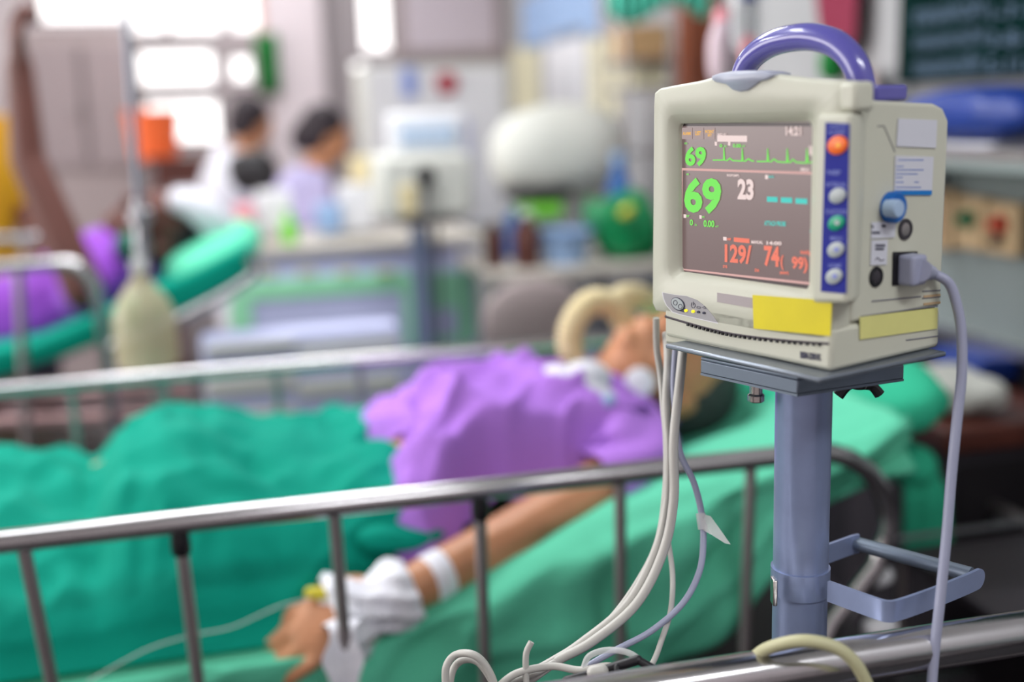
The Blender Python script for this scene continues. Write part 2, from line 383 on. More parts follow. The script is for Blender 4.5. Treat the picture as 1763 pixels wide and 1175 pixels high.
b = MB(); b.rings([[L(x, y, -.034) for x, y in shrink(O_, .006)], [L(x, y, -.02) for x, y in shrink(O_, .001)], [L(x, y, -.006) for x, y in O_], [L(x, y, -.0015) for x, y in shrink(O_, .0012)], [L(x, y, 0) for x, y in shrink(O_, .004)],
                   [L(x, y, 0) for x, y in I1], [L(x, y, -.0012) for x, y in shrink(I1, .0015)], [L(x, y, -.004) for x, y in I2], [L(x, y, -.009) for x, y in I2]], cap=False)
b.build('front_housing', 'case', mon, auto=False)
# right column carrying the key strip, bulging out to the right
ca = [fp(*p, .0045) for p in [(1404, 196), (1464, 194), (1459, 524), (1396, 522)]]
b = MB(); q = lambda pts, n: [L(x, y, n) for x, y in pts]
def bow(pts, d): cx = sum(p[0] for p in pts)/4; cy = sum(p[1] for p in pts)/4; return [(x+(d if x > cx else -d), y+(d if y > cy else -d)) for x, y in pts]
b.rings([q([(ca[0][0], ca[0][1]), (.001, ca[1][1]+.0), (-.001, ca[2][1]), ca[3]], -.034), q([ca[0], (ca[1][0]-.002, ca[1][1]), (ca[2][0]-.004, ca[2][1]), ca[3]], -.010), q(ca, .001), q(bow(ca, -.0012), .0045)])
b.build('key_column', 'case', mon, bevel=.003, seg=3)
# top right block
tb = [fp(*p, .002) for p in [(1442, 143), (1474, 139), (1474, 193), (1442, 193)]]
b = MB().prism([L(x, y, .002) for x, y in tb], -NM*.022); b.build('corner_block', 'case', mon, bevel=.004, seg=3)
# screen
def quad(b, pts): k = len(b.v); b.v += pts; b.addf((k, k+1, k+2, k+3)); return b
SN = -.0085
b = MB().prism([L(su0-.001, sv0-.001, SN), L(su1+.001, sv0-.001, SN), L(su1+.001, sv1+.001, SN), L(su0-.001, sv1+.001, SN)], -NM*.004)
scr = b.build('screen', 'screen', mon, smooth=False)
def Z3(zx, zy, n=SN+.0003): return F(1160+zx/3.916, 200+zy/3.916, n)
b = MB()
for (x0, y0, x1, y1) in ((28, 45, 960, 68), (30, 45, 50, 1050)): quad(b, [Z3(x0, y1), Z3(x1, y1), Z3(x1, y0), Z3(x0, y0)])
quad(b, [Z3(40, 1050), Z3(940, 1172), Z3(940, 1145), Z3(42, 1036)])
b.build('screen_border', 't_frame', scr, smooth=False)
def stext(s, x0, y0, x1, y1, m, bold=0, skew=0):
    n = SN+.0005; O = Z3(x0, y1, n); X = Z3(x1, y1+skew, n)-O; Y = Z3(x0, y0, n)-O
    t = text_mesh(s, (O, X, Y), m, bold=bold)
    if t: plabel(t.build('screen_reading', m, scr, smooth=False), 'screen text reading ' + s)
for a in [('69', 78, 205, 218, 338, 't_green', .012, 2), ('69', 72, 415, 320, 655, 't_green', .012, 8), ('23', 432, 422, 540, 562, 't_white', .015, 6), ('129/', 345, 862, 525, 988, 't_red', .01, 14),
          ('74', 610, 872, 714, 1012, 't_red', .012, 10), ('(', 722, 935, 742, 1035, 't_red', .01, 4), ('99)', 797, 945, 903, 1052, 't_red', .01, 10), ('14:21', 757, 70, 860, 130, 't_white', .01, 2),
          ('14:00', 628, 843, 728, 868, 't_white', .01, 4), ('0', 109, 696, 131, 738, 't_green', .01, 1), ('/m', 142, 722, 157, 740, 't_green', 0, 1), ('0.00', 202, 700, 275, 748, 't_green', .01, 4), ('mV', 282, 736, 304, 750, 't_green', 0, 1),
          ('0', 310, 188, 329, 210, 't_green', .01, 1), ('/m', 340, 192, 357, 210, 't_green', 0, 1), ('0.00', 400, 186, 454, 212, 't_green', .01, 2), ('mV', 460, 192, 482, 210, 't_green', 0, 1),
          ('ATTACH PROBE', 612, 706, 757, 738, 't_cyan', .01, 6), ('RESP(IMP)', 360, 391, 442, 411, 't_white', .005, 3), ('SpO2', 640, 400, 677, 420, 't_cyan', .01, 2), ('NIBP', 360, 822, 388, 838, 't_red', .01, 1),
          ('MANUAL', 525, 838, 602, 860, 't_white', .01, 3), ('mmHg', 855, 900, 926, 938, 't_red', .01, 8), ('SYS', 333, 1004, 362, 1024, 't_red', .01, 2), ('DIA', 548, 1028, 578, 1050, 't_red', .01, 2), ('(MAP)', 716, 1046, 776, 1070, 't_red', .01, 4),
          ('ST', 86, 668, 108, 682, 't_green', .01, 0), ('VPC', 190, 674, 210, 688, 't_green', .01, 0), ('ECG', 74, 178, 92, 190, 't_green', .01, 0), ('HR', 86, 386, 104, 398, 't_green', .01, 0), ('II', 914, 200, 934, 262, 't_white', .01, 2), ('MENU', 858, 348, 916, 372, 't_white', .01, 2),
          ('BED-01', 298, 116, 354, 130, 't_white', .005, 0)]: stext(a[0], a[1], a[2], a[3], a[4], a[5], a[6], a[7])
for x0, y0, x1, y1, k in ((628, 543, 700, 578, 3), (722, 548, 798, 584, 3), (820, 554, 900, 590, 4), (918, 770, 934, 783, 0)):
    quad(MB(), [Z3(x0, y1), Z3(x1, y1+k), Z3(x1, y0+k), Z3(x0, y0)]).build('cyan_dash', 't_cyan', scr, smooth=False)
for x0, y0, x1, y1 in ((293, 130, 495, 172), (276, 172, 292, 198), (366, 172, 382, 198), (66, 662, 84, 686), (173, 668, 188, 692), (616, 396, 636, 424), (333, 814, 356, 838)): quad(MB(), [Z3(x0, y1), Z3(x1, y1+2), Z3(x1, y0+2), Z3(x0, y0)]).build('white_bar', 't_white', scr, smooth=False)
b = MB(); quad(b, [Z3(405, 848), Z3(510, 858), Z3(510, 828), Z3(405, 818)]); b.build('red_bar', 't_red', scr, smooth=False)
b = MB()
for i in range(3): quad(b, [Z3(55+76*i, 155), Z3(125+76*i, 156), Z3(125+76*i, 78), Z3(55+76*i, 78)])
b.build('touch_keys', 't_btn', scr, smooth=False)
for s, x0, y0, x1, y1 in (('ALARMS', 62, 106, 118, 128), ('LIST', 147, 102, 184, 130), ('PATIENT', 213, 94, 272, 116), ('SET', 230, 120, 258, 138)):
    O = Z3(x0, y1, SN+.0008); t = text_mesh(s, (O, Z3(x1, y1, SN+.0008)-O, Z3(x0, y0, SN+.0008)-O), 't_or', bold=.01); t.build('screen_reading', 't_or', scr, smooth=False)
b = MB()
for x0, y0, x1, y1, th in ((54, 358, 948, 386, 8), (50, 1036, 940, 1132, 8)): quad(b, [Z3(x0, y0+th), Z3(x1, y1+th), Z3(x1, y1-th), Z3(x0, y0-th)])
quad(b, [Z3(46, 1040), Z3(55, 1040), Z3(60, 360), Z3(52, 360)])
b.build('divider_lines', 't_pink', scr, smooth=False)
def trace(pts, r):
    b = MB(); P = [Z3(x, y, SN+.0004) for x, y in pts]; b.tube(P, r, 6); return b
ecg1 = [(265, 297), (328, 297), (336, 299), (338, 212), (343, 299), (360, 300), (378, 285), (398, 300), (452, 303), (459, 305), (462, 220), (467, 304), (482, 304), (503, 288), (525, 302), (540, 303)]
ecg2 = [(562, 306), (622, 306), (630, 308), (633, 222), (639, 308), (655, 308), (675, 290), (700, 308), (754, 312), (762, 314), (765, 222), (771, 314), (785, 312), (803, 292), (825, 312), (884, 316), (893, 318), (898, 222), (905, 318), (925, 312), (946, 298)]
for e_ in (ecg1, ecg2): trace(e_, .0006).build('heart_trace', 't_green', scr)
# blue key strip and keys
KN = .0047
b = MB().prism([F(1422, 211, KN), F(1414, 502, KN), F(1457, 506, KN), F(1463, 213, KN)], NM*.0006); strip = b.build('key_strip', 'blue_panel', mon, smooth=False)
def ellipse_px(cx, cy, rx, ry, rot, n, N=28):
    a = math.radians(rot); out = []
    for k in range(N):
        q = 2*PI*k/N; x = rx*math.cos(q); y = ry*math.sin(q); out.append(F(cx+x*math.cos(a)-y*math.sin(a), cy+x*math.sin(a)+y*math.cos(a), n))
    return out
for nm, m, cx, cy, rx, ry, lb in (('alarm_key', 'btn_o', 1443, 250, 18, 15.5, 'orange silence key with a bell mark'), ('interval_key', 'btn', 1443, 337, 15, 12.5, 'pale grey key'), ('start_key', 'btn_g', 1441, 384, 15, 12, 'green key'), ('menu_key', 'btn', 1440, 430, 15, 12.5, 'pale grey key with a dot'), ('home_key', 'btn', 1437, 476, 15, 12.5, 'lowest pale grey key')):
    b = MB(); e0 = ellipse_px(cx, cy, rx, ry, -38, KN+.0006); c = sum(e0, V())/len(e0)
    b.rings([e0, [p+NM*.0012 for p in e0], [c+(p-c)*.86+NM*.0018 for p in e0]]); k = b.build(nm, m, strip); plabel(k, lb)
    if nm in ('menu_key', 'home_key', 'alarm_key', 'start_key'):
        e1 = ellipse_px(cx, cy, 4, 4, 0, KN+.0026); b = MB(); b.rings([e1, [p+NM*.0002 for p in e1]]); b.build('key_mark', {'alarm_key': 't_or', 'start_key': 'btn'}.get(nm, 'panel_ink'), strip, smooth=False)
for s, x0, y0, x1, y1 in (('SILENCE', 1428, 215, 1457, 221), ('ALARMS', 1426, 224, 1456, 231), ('NIBP', 1425, 293, 1448, 301), ('INTERVAL', 1423, 314, 1458, 322), ('START/STOP', 1422, 361, 1458, 369), ('MENU', 1430, 407, 1451, 414), ('HOME', 1427, 454, 1449, 461)):
    n = KN+.0008; O = F(x0, y1, n); t = text_mesh(s, (O, F(x1, y1+.5, n)-O, F(x0, y0, n)-O), 'panel_ink'); t.build('key_caption', 'panel_ink', strip, smooth=False)
# alarm window set in the top edge
aw = [(1226, 131), (1240, 126), (1262, 122.5), (1290, 121.5), (1318, 123), (1332, 127), (1330, 132), (1322, 137), (1309, 140), (1300, 147), (1287, 156), (1274, 158), (1262, 155), (1250, 145), (1232, 141), (1226, 137)]
P1 = [F(x, y, .0012) for x, y in aw]; c = sum(P1, V())/len(P1)
MB().rings([[p-NM*.02 for p in P1], P1, [c+(p-c)*.93+NM*.0012 for p in P1]]).build('alarm_window', 'alarm', mon, auto=False)
# power panel
pw = [(1141, 504), (1162, 508), (1182, 510), (1200, 517), (1214, 528), (1226, 542), (1236, 556), (1200, 548), (1170, 541), (1158, 537), (1148, 526), (1143, 515)]
P1 = [F(x, y, .0003) for x, y in pw]; MB().rings([[p-NM*.002 for p in P1], P1]).build('power_panel', 'grey_panel', mon, smooth=False)
P0 = [F(1141+(x-1141)*1.02-1.4, 530+(y-530)*1.05+.6, .0002) for x, y in pw]; MB().rings([[p-NM*.002 for p in P0], P0]).build('power_panel_rim', 'white', mon, smooth=False)
e0 = ellipse_px(1167.5, 524, 13.5, 9.8, 45, .0004); c = F(1182, 535, .0004)
b = MB(); b.rings([e0, [p+NM*.0003 for p in e0]]); e2 = [F(1178+1*x, 534+1*y, .0004) for x, y in ((-6, -9), (3, -1), (5, 3), (-1, 4), (-12, 0))]; b.rings([e2, [p+NM*.0003 for p in e2]]); b.build('power_button_ring', 'ink', mon, smooth=False)
e0 = ellipse_px(1167, 523.5, 11.8, 8.2, 45, .0008); MB().rings([e0, [p+NM*.0006 for p in e0]]).build('power_button', 'btn', mon)
b = MB()
for cx, cy in ((1162.5, 521.5), (1171, 528)):
    for r in (3.4,):
        o = [F(cx+r*math.cos(q*PI/8), cy+(r+.6)*math.sin(q*PI/8), .0016) for q in range(17)]; b.tube(o, .00022, 5)
for pts in (((1191, 521), (1190, 527), (1192, 530.5), (1195.5, 530), (1197, 526), (1195, 522)), ((1193.5, 520), (1193.5, 526)), ((1200, 528), (1205.5, 528.7), (1205.5, 531.5), (1199.5, 530.8), (1200, 528)), ((1208, 530), (1213, 528), (1216, 532), (1211, 531))):
    b.tube([F(x, y, .0006) for x, y in pts], .0002, 5)
b.build('power_symbols', 'ink', mon)
for x, y, m, r in ((1181.3, 535, 'led_y', 2.3), (1193.6, 536.5, 'led_y', 2.4), (1202.6, 537.5, 'ink', 2.1), (1212.2, 539, 'ink', 2.1)):
    e0 = ellipse_px(x, y, r, r, 0, .0005, 14); plabel(MB().rings([e0, [p+NM*.0008 for p in e0]]).build('indicator_lamp', m, mon), 'lit yellow lamp' if m == 'led_y' else 'unlit dark lamp')
# blank name recess
P = [F(1235, 504, .0001), F(1235, 520, .0001), F(1297, 531, .0001), F(1297, 513.5, .0001)]
MB().prism(P, NM*.0003).build('name_recess', mat('name_recess', rgb(176, 166, 168), .5), mon, smooth=False)
# yellow stickers
P = [F(1296, 508, .0012), F(1298, 566, .0012), F(1430, 579, .0012), F(1433, 518, .0012)]
plabel(MB().prism(P, NM*.0004).build('front_sticker', 'yellow_st', mon, smooth=False), 'blank bright yellow sticker on the front')
P = [SD(1480, 546, .0008), SD(1480, 585, .0008), SD(1613, 566, .0008), SD(1614, 530, .0008)]
plabel(MB().prism(P, UM*.0004).build('side_sticker', 'pale_yellow', mon, smooth=False), 'faded pale yellow sticker on the side')
# curved gap and vent slots under the housing
gp = smooth_path([F(x, y, -.0008) for x, y in [(1146, 545), (1180, 555), (1220, 566), (1260, 575), (1310, 582), (1370, 588), (1428, 592)]], 6)
MB().tube(gp, .0014, 8).build('vent_groove', 'case_dark', mon)
b = MB()
for k in range(34):
    u = .22+.75*k/33; i = int(u*(len(gp)-1)); b.box(gp[i]+NM*.0011-Z_*.001, (.0011, .0011, .0013), RM)
b.build('vent_slots', 'black', mon, smooth=False)
# chin between the housing and the base
cp = [(1146, 543), (1430, 588), (1430, 620), (1146, 571)]
b = MB().prism([F(1145, 540, -.004), F(1145, 590, -.004), F(1431, 632, -.004), F(1431, 588, -.004)], -NM*.06); b.build('lower_case', 'case', mon, bevel=.002)
O = F(1378, 617, .0003); t = text_mesh('BSM-2301K', (O, F(1414, 622, .0003)-O, F(1378, 605, .0003)-O), 'ink', bold=.02); t.build('model_lettering', 'ink', mon, smooth=False)
# side labels and sockets
def slab(nm, pts, m, par=mon, h=.0004, off=.0006, lb=None):
    o = MB().prism([SD(x, y, off) for x, y in pts], UM*h).build(nm, m, par, smooth=False)
    if lb: o['label'] = lb
    return o
slab('blank_label', [(1546, 204), (1543, 252), (1611, 255), (1613, 207)], 'label', lb='upper label, almost blank')
inf = slab('info_label', [(1541, 268), (1539, 330), (1604, 329), (1607, 270)], 'label', lb='label printed with small blue form text and a blue bar')
slab('label_bar', [(1540, 328), (1539.5, 336), (1603.5, 336), (1604, 328)], 'label_blue', off=.0008)
b = MB()
for y, x0, x1 in ((275, 1546, 1590), (286, 1543, 1556), (292, 1543, 1590), (299, 1542, 1580), (305, 1542, 1554), (313, 1542, 1556), (313, 1574, 1582), (322, 1542, 1586)):
    P = [SD(x0, y, .0011), SD(x0, y+1.5, .0011), SD(x1, y+1.7, .0011), SD(x1, y, .0011)]; quad(b, P)
b.build('label_print', 'blue_ink', mon, smooth=False)
slab('ecg_label', [(1500, 383), (1499, 411), (1540, 409), (1542, 381)], 'label', lb='small white label with dark print')
slab('rating_label', [(1500, 414), (1498, 457), (1526, 456), (1528, 413)], 'label', lb='small white label with a wave symbol')
b = MB()
for x0, y0, x1, y1 in ((1501, 388, 1504, 393), (1518, 387, 1525, 392), (1501, 399, 1515, 403), (1507, 421, 1524, 425), (1507, 427, 1522, 431)): quad(b, [SD(x0, y1, .0012), SD(x1, y1, .0012), SD(x1, y0, .0012), SD(x0, y0, .0012)])
b.tube(smooth_path([SD(1507, 448, .0012), SD(1511, 444, .0012), SD(1516, 449, .0012), SD(1522, 447, .0012)], 4), .0004, 5); b.build('label_marks', 'ink', mon, smooth=False)
def socket(nm, x, y, r, m1, m2, depth, lb):
    c = SD(x, y, .0002); b = MB(); b.lathe(c, [(r, -.002), (r, depth), (r*.93, depth+.001), (r*.66, depth+.001), (r*.62, -.001)], 28, UM); o = b.build(nm, m1, mon); o['label'] = lb
    MB().lathe(c, [(r*.6, -.002), (r*.6, .001), (r*.25, .0015)], 20, UM).build('socket_core', m2, o); return o
c = SD(1532, 357, 0)
o = MB().lathe(c, [(.0125, -.002), (.0125, .006), (.0115, .0075), (.001, .0076)], 30, UM).build('blue_connector', 'conn_blue', mon); o['label'] = 'round blue cable connector'
MB().lathe(SD(1521, 358, .0), [(.0072, .004), (.0072, .013), (.0064, .015), (.001, .0152)], 26, UM).build('connector_plug', 'conn_in', o)
socket('round_socket', 1558, 395, .0088, 'dark2', 'post', .0005, 'round dark metal socket'); socket('small_socket', 1508, 477, .0085, 'black', 'dark2', .0002, 'small black round socket')
slab('power_inlet', [(1537, 434), (1536, 492), (1577, 490), (1579, 433)], 'black', lb='black mains inlet')
for y0, y1, x0, x1 in ((519, 511, 1501, 1585), (545, 527, 1482, 1614), (502, 500, 1588, 1619), (514, 511, 1588, 1619), (586, 579, 1560, 1614)):
    MB().tube([SD(x0, y0, .0002), SD(x1, y1, .0002)], .0006, 5).build('case_seam', 'faint_ink', mon)
MB().tube([SD(1511, 217, .0002), SD(1522, 217, .0002), SD(1541, 262, .0002)], .0004, 5).build('scratch', 'faint_ink', mon)
b = MB()
for k in range(2): b.prism([SD(1590, 509+13*k, .0003), SD(1590, 513+13*k, .0003), SD(1619, 510+13*k, .0003), SD(1619, 506+13*k, .0003)], UM*.0003)
b.build('side_vents', 'beige', mon, smooth=False)
# handle: purple arch
hn = -.052
hp = [(1279, 142), (1281, 122), (1296, 98), (1325, 77), (1362, 66), (1400, 64), (1438, 75), (1465, 99), (1480, 130), (1487, 166), (1488, 176)]
hp = smooth_path([F(x, y, hn) for x, y in hp], 8)
hd = MB().tube(hp, lambda u: .0098+.0014*math.sin(PI*u), 20).build('handle', 'purple', mon)
b = MB(); q0 = F(1500, 168, hn); b.box(V((q0.x, q0.y, PM.z+sp(1500, 168)[1]+.003))-NM*.014, (.009, .020, .0065), RM); b.build('handle_mount', 'purple', mon, bevel=.003, seg=3)

# ================================================================== STAND
pc = at(1380, 880, 1.0); PCX = V((pc.x, pc.y, 0))
stand = thing('monitor_stand', 'blue-grey steel pole stand with tray, grip bracket and foot, carrying the patient monitor', 'stand', PCX)
z0 = PM.z-.0005
# tray plate (pixel outline on its own height)
tr = [onz(*p, z0) for p in [(1145, 592), (1412, 651), (1630, 605)]]
P4 = tr[0]+(tr[2]-tr[1])
MB().prism([tr[0], tr[1], tr[2], P4], V((0, 0, -.0045))).build('tray', 'tray', stand, bevel=.0015)
zb = z0-.016
br_ = [onz(*p, zb) for p in [(1206, 620), (1373, 655), (1557, 629)]]; p4 = br_[0]+(br_[2]-br_[1])
b = MB().prism([br_[0], br_[1], br_[2], p4], V((0, 0, .003)))
for a_, c_ in ((0, 1), (1, 2)):
    A, Bq = br_[a_], br_[c_]; nrm = (Bq-A).normalized().cross(Z_); b.prism([A, Bq, Bq-nrm*.003, A-nrm*.003], V((0, 0, -.012)))
mid = (br_[0]+br_[2])/2
b.build('bracket', 'tray_dark', stand, bevel=.001)
b = MB(); b.box(V((mid.x, mid.y, (z0-.0045+zb+.003)/2)), (.05, .05, (z0-.0045-zb-.003)/2), RM); b.build('spacer', 'tray_dark', stand)
lip = [p+V((0, 0, -.012)) for p in br_]
b = MB(); A = lip[0]; Bq = lip[1]; nrm = (Bq-A).normalized().cross(Z_); b.prism([A+nrm*.0, Bq+nrm*.0, Bq-nrm*.012, A-nrm*.012], V((0, 0, -.0022)))
A = lip[1]; Bq = lip[2]; nrm = (Bq-A).normalized().cross(Z_); b.prism([A+nrm*.0, Bq+nrm*.0, Bq-nrm*.012, A-nrm*.012], V((0, 0, -.0022))); b.build('bracket_flange', 'tray_dark', stand, smooth=False)
MB().tube([PCX+Z_*.16, PCX+Z_*(zb-.0)], .0243, 40).build('pole', 'stand', stand)
# bolt and wing nut
def pxz(x, z, ref): # point near ref seen at pixel x, height z
    q = at(x, ref[1], ref[0]); return V((q.x, q.y, z))
bz_ = zb-.012; q = at(1302, 655, .975)
b = MB(); b.lathe(V((q.x, q.y, bz_-.017)), [(.006, .0), (.0072, .001), (.0072, .006), (.0055, .0075), (.0055, .017)], 24); b.build('bolt', 'bolt', stand)
q = at(1479, 664, 1.03); wq = V((q.x, q.y, q.z)); b = MB(); b.lathe(wq, [(.006, -.003), (.0065, .004), (.003, .006), (.003, .02)], 16)
for s_ in (-1, 1):
    b.tube(smooth_path([wq+UM*.0035*s_*.4+V((RM @ V((.004*s_, 0, .001)))), wq+V((.012*s_, 0, -.001)), wq+V((.019*s_, 0, -.009))], 4), lambda u: .0042+.0012*u, 8)
b.build('wing_nut', 'black', stand)
# grip bracket
zg = at(1430, 1018, .985).z+.0
def g(x, y, z=zg): return onz(x, y, z)
FB = [g(1426, 1018), g(1470, 1034), g(1512, 1049), g(1530, 1053), g(1548, 1050), g(1600, 1032), g(1660, 1008), g(1684, 997)]
FBs = smooth_path(FB, 5); hb = .0095
def strap(path, hh, th):
    b = MB(); rs = []
    for i, p in enumerate(path):
        t = (path[min(i+1, len(path)-1)]-path[max(i-1, 0)]).normalized(); n = t.cross(Z_)
        rs.append([p+n*th/2-Z_*hh, p-n*th/2-Z_*hh, p-n*th/2+Z_*hh, p+n*th/2+Z_*hh])
    return b.rings(rs)
gb = strap(FBs, hb, .003); e_ = FBs[-1]; tdir = (FBs[-1]-FBs[-4]).normalized()
gb.lathe(e_-tdir*.001, [(.0, -.0015), (hb, -.0015), (hb, .0015), (.0, .0015)], 24, tdir.cross(Z_))
gb.v = gb.v
gb.build('grip_bracket', 'stand', stand)
BKs = [g(1424, 954), g(1468, 938), g(1478, 936)]
strap(BKs, hb, .003).build('grip_bracket', 'stand', stand)
MB().rod(g(1472, 936), g(1672, 990), .0068, n=20).build('grip', 'tray_dark', stand)
MB().tube([PCX+Z_*(zg-.012), PCX+Z_*(zg+.012)], .0262, 36).build('pole_clamp', 'stand', stand)
q = at(1333, 985, .985); b = MB(); b.box(V((q.x, q.y, zg)), (.002, .006, .012)); b.build('clamp_bolt', 'bolt', stand, bevel=.001)
b = MB()
for k in range(5):
    a = 2*PI*k/5+.5; v_ = V((math.cos(a), math.sin(a), 0)); b.tube([PCX+Z_*.13, PCX+v_*.14+Z_*.11, PCX+v_*.25+Z_*.075], .014, 10)
b.lathe(PCX+Z_*.09, [(.035, 0), (.035, .08), (.027, .09)], 24)
b.build('base', 'tray_dark', stand)
for k in range(5):
    a = 2*PI*k/5+.5; v_ = V((math.cos(a), math.sin(a), 0)); MB().lathe(PCX+v_*.25+Z_*.03-v_.cross(Z_)*.01, [(.005, 0), (.03, 0), (.03, .02), (.005, .02)], 20, v_.cross(Z_)).build('caster', 'rubber', stand)

# ================================================================== BEDS
def bed(name, label, s0, s1, t0, t1, rz, near, far, zm=.57, rr=.0125, group='hospital beds'):
    """t0/t1: rail planes; rails run s0..s1 at height rz; near/far = list of post s positions, '*' = sleeved post"""
    e = thing(name, label, 'hospital bed', bp((s0+s1)/2, (t0+t1)/2, 0), group)
    def rail(t, posts, pr=.0085):
        r = .13; z = rz; path = [bp(s0, t, zm), bp(s0, t, z-r)]
        for k in range(1, 7): a = PI/2*k/6; path.append(bp(s0+r*(1-math.cos(a)), t, z-r+r*math.sin(a)))
        path.append(bp((s0+s1)/2, t, z))
        for k in range(0, 7): a = PI/2*k/6; path.append(bp(s1-r+r*math.sin(a), t, z-r+r*math.cos(a)))
        path += [bp(s1-.02, t, z-r-.06), bp(s1-.09, t, z-.27), bp(s1-.13, t, zm)]
        rl = MB().tube(path, rr, 16).build('side_rail', 'chrome', e)
        for sx, slv, lean in posts:
            a = bp(sx+lean, t, zm); c = bp(sx, t, z-rr*.5)
            MB().rod(a, c, pr).build('rail_post', 'post', rl)
            if slv: MB().lathe(c-Z_*.036, [(.0095, 0), (.0125, .004), (.0125, .02), (.0105, .034)], 16).build('post_sleeve', 'black', rl)
        MB().bbox(s0, s1-.1, t-.012, t+.012, zm-.03, zm+.0).build('lower_bar', 'post', rl, smooth=False)
    rail(t0, near); rail(t1, far)
    b = MB(); b.bbox(s0-.15, s1+.2, t0+.04, t0+.08, zm-.12, zm-.06); b.bbox(s0-.15, s1+.2, t1-.08, t1-.04, zm-.12, zm-.06)
    for s_ in (s0-.1, s0+.4, s1-.4, s1+.1): b.bbox(s_-.02, s_+.02, t0+.06, t1-.06, zm-.12, zm-.07)
    b.build('bed_frame', 'dark2', e, bevel=.004)
    MB().bbox(s0-.12, s1+.05, t0+.05, t1-.05, zm-.06, zm-.045).build('deck', 'dark', e, smooth=False)
    for s_ in (s0+.0, s1):
        for t_ in (t0+.1, t1-.1):
            lg = MB().rod(bp(s_, t_, .09), bp(s_, t_, zm-.1), .018).build('leg', 'post', e)
            MB().lathe(bp(s_, t_-.012, .055), [(.01, 0), (.055, 0), (.055, .024), (.01, .024)], 24, N_).build('caster', 'white', lg)
    return e
nearposts = [(-.515, 0, .025), (-.330, 1, .008), (-.135, 0, .005), (.060, 1, -.004), (.259, 0, -.004), (.455, 0, -.01), (-.73, 1, .03), (-.93, 0, .03)]
farposts = [(-.575, 0, 0), (-.40, 0, 0), (-.18, 0, 0), (-.01, 0, 0), (.17, 0, 0), (.36, 0, 0), (-.78, 0, 0), (-.98, 0, 0)]
bed1 = bed('hospital_bed', 'steel hospital bed with chrome side rails carrying the patient in the lilac gown', -1.15, .68, 0, .88, .934, nearposts, farposts, rr=.0150)
bed0 = bed('hospital_bed', 'nearest bed with a blurred grey side rail crossing the bottom right corner', -.75, 1.0, -1.55, -.64, .975, [(.0, 0, 0)], [(-.55, 0, 0), (.72, 0, .0)], rr=.019)
# mattress of near bed
def ztop(s): return .705 if s < -.08 else .705+.31*(s+.08)-(.25*(s-.85)**2 if s > .85 else 0)
def sm(x): x = max(0, min(1, x)); return x*x*(3-2*x)
def nz(p, k, a): return noise.noise(V(p)*k)*a
def mat_f(u, v):
    s = -1.25+1.99*u; drop = (.12+.12*sm((s+.1)/.35))*(1-.72*sm((s-.36)/.30)); z = ztop(s)
    if v < .25:
        k = v/.25; t = .055+.012*math.sin(s*23+k*3.5)*(1-.6*k)+.010*math.sin(s*41-k*6+2*noise.noise(V((s*4, k*2, 1))))*(1-.7*k)+nz((s*9, k*2, 0), 1, .03)*(1-.6*k)-.022*max(0, 1-abs(noise.noise(V((s*5-k*1.6, k*1.2+s*2, 6))))*3)**2*sm(k*3)*sm((1-k)*4); zz = z-drop*(1-k)-.012
        return bp(s, t, zz+.012*math.sin(k*PI/2))
    if v < .8:
        k = (v-.25)/.55; t = .06+.76*k; e = min(k, 1-k); zz = z-.012*(1-sm(e/.06))
        fold = .018*sm(e*6)*(noise.noise(V((s*5, t*7, 3)))+.6*noise.noise(V((s*11+t*9, t*5, 1))))
        bl = .030*math.exp(-((t-.12)/.07)**2)*math.exp(-((s-.08)/.22)**2)+.03*math.exp(-((t-.17)/.08)**2)*math.exp(-((s-.42)/.14)**2)
        dent = .06*math.exp(-((s-.55)/.13)**4)*math.exp(-((t-.47)/.17)**4)
        return bp(s, t, zz+fold*.7+bl*.6-dent)
    k = (v-.8)/.2; return bp(s, .82+.01*math.sin(s*20), z-.012-drop*k)
b = MB().grid(150, 70, mat_f)
mt = b.build('mattress', 'mint', origin=bp(-.1, .44, .5), solid=.012, auto=False); tag(mt, 'mattress under a mint green sheet, head end raised, beneath the patient in lilac', 'mattress')
MB().rings([[bp(s, t, z) for t, z in ((.085, ztop(s)-.12+.01*sm((s-.3)/.3)), (.085, ztop(s)-.03-.06*sm((s-.3)/.1)), (.80, ztop(s)-.03-.06*sm((s-.3)/.1)), (.80, ztop(s)-.12+.01*sm((s-.3)/.3)))] for s in [-1.22, -.6, -.1, 0, .2, .4, .6, .72]]).build('foam_core', 'mint', mt, bevel=.01)
MB().rings([[bp(s, t, z) for t, z in ((.2, ztop(s)-.14+.06*sm((s-.3)/.3)), (.2, ztop(s)-.125+.06*sm((s-.3)/.3)), (.7, ztop(s)-.125+.06*sm((s-.3)/.3)), (.7, ztop(s)-.14+.06*sm((s-.3)/.3)))] for s in [-.1, 0, .2, .4, .6, .70]]).build('backrest_plate', 'dark', bed1)

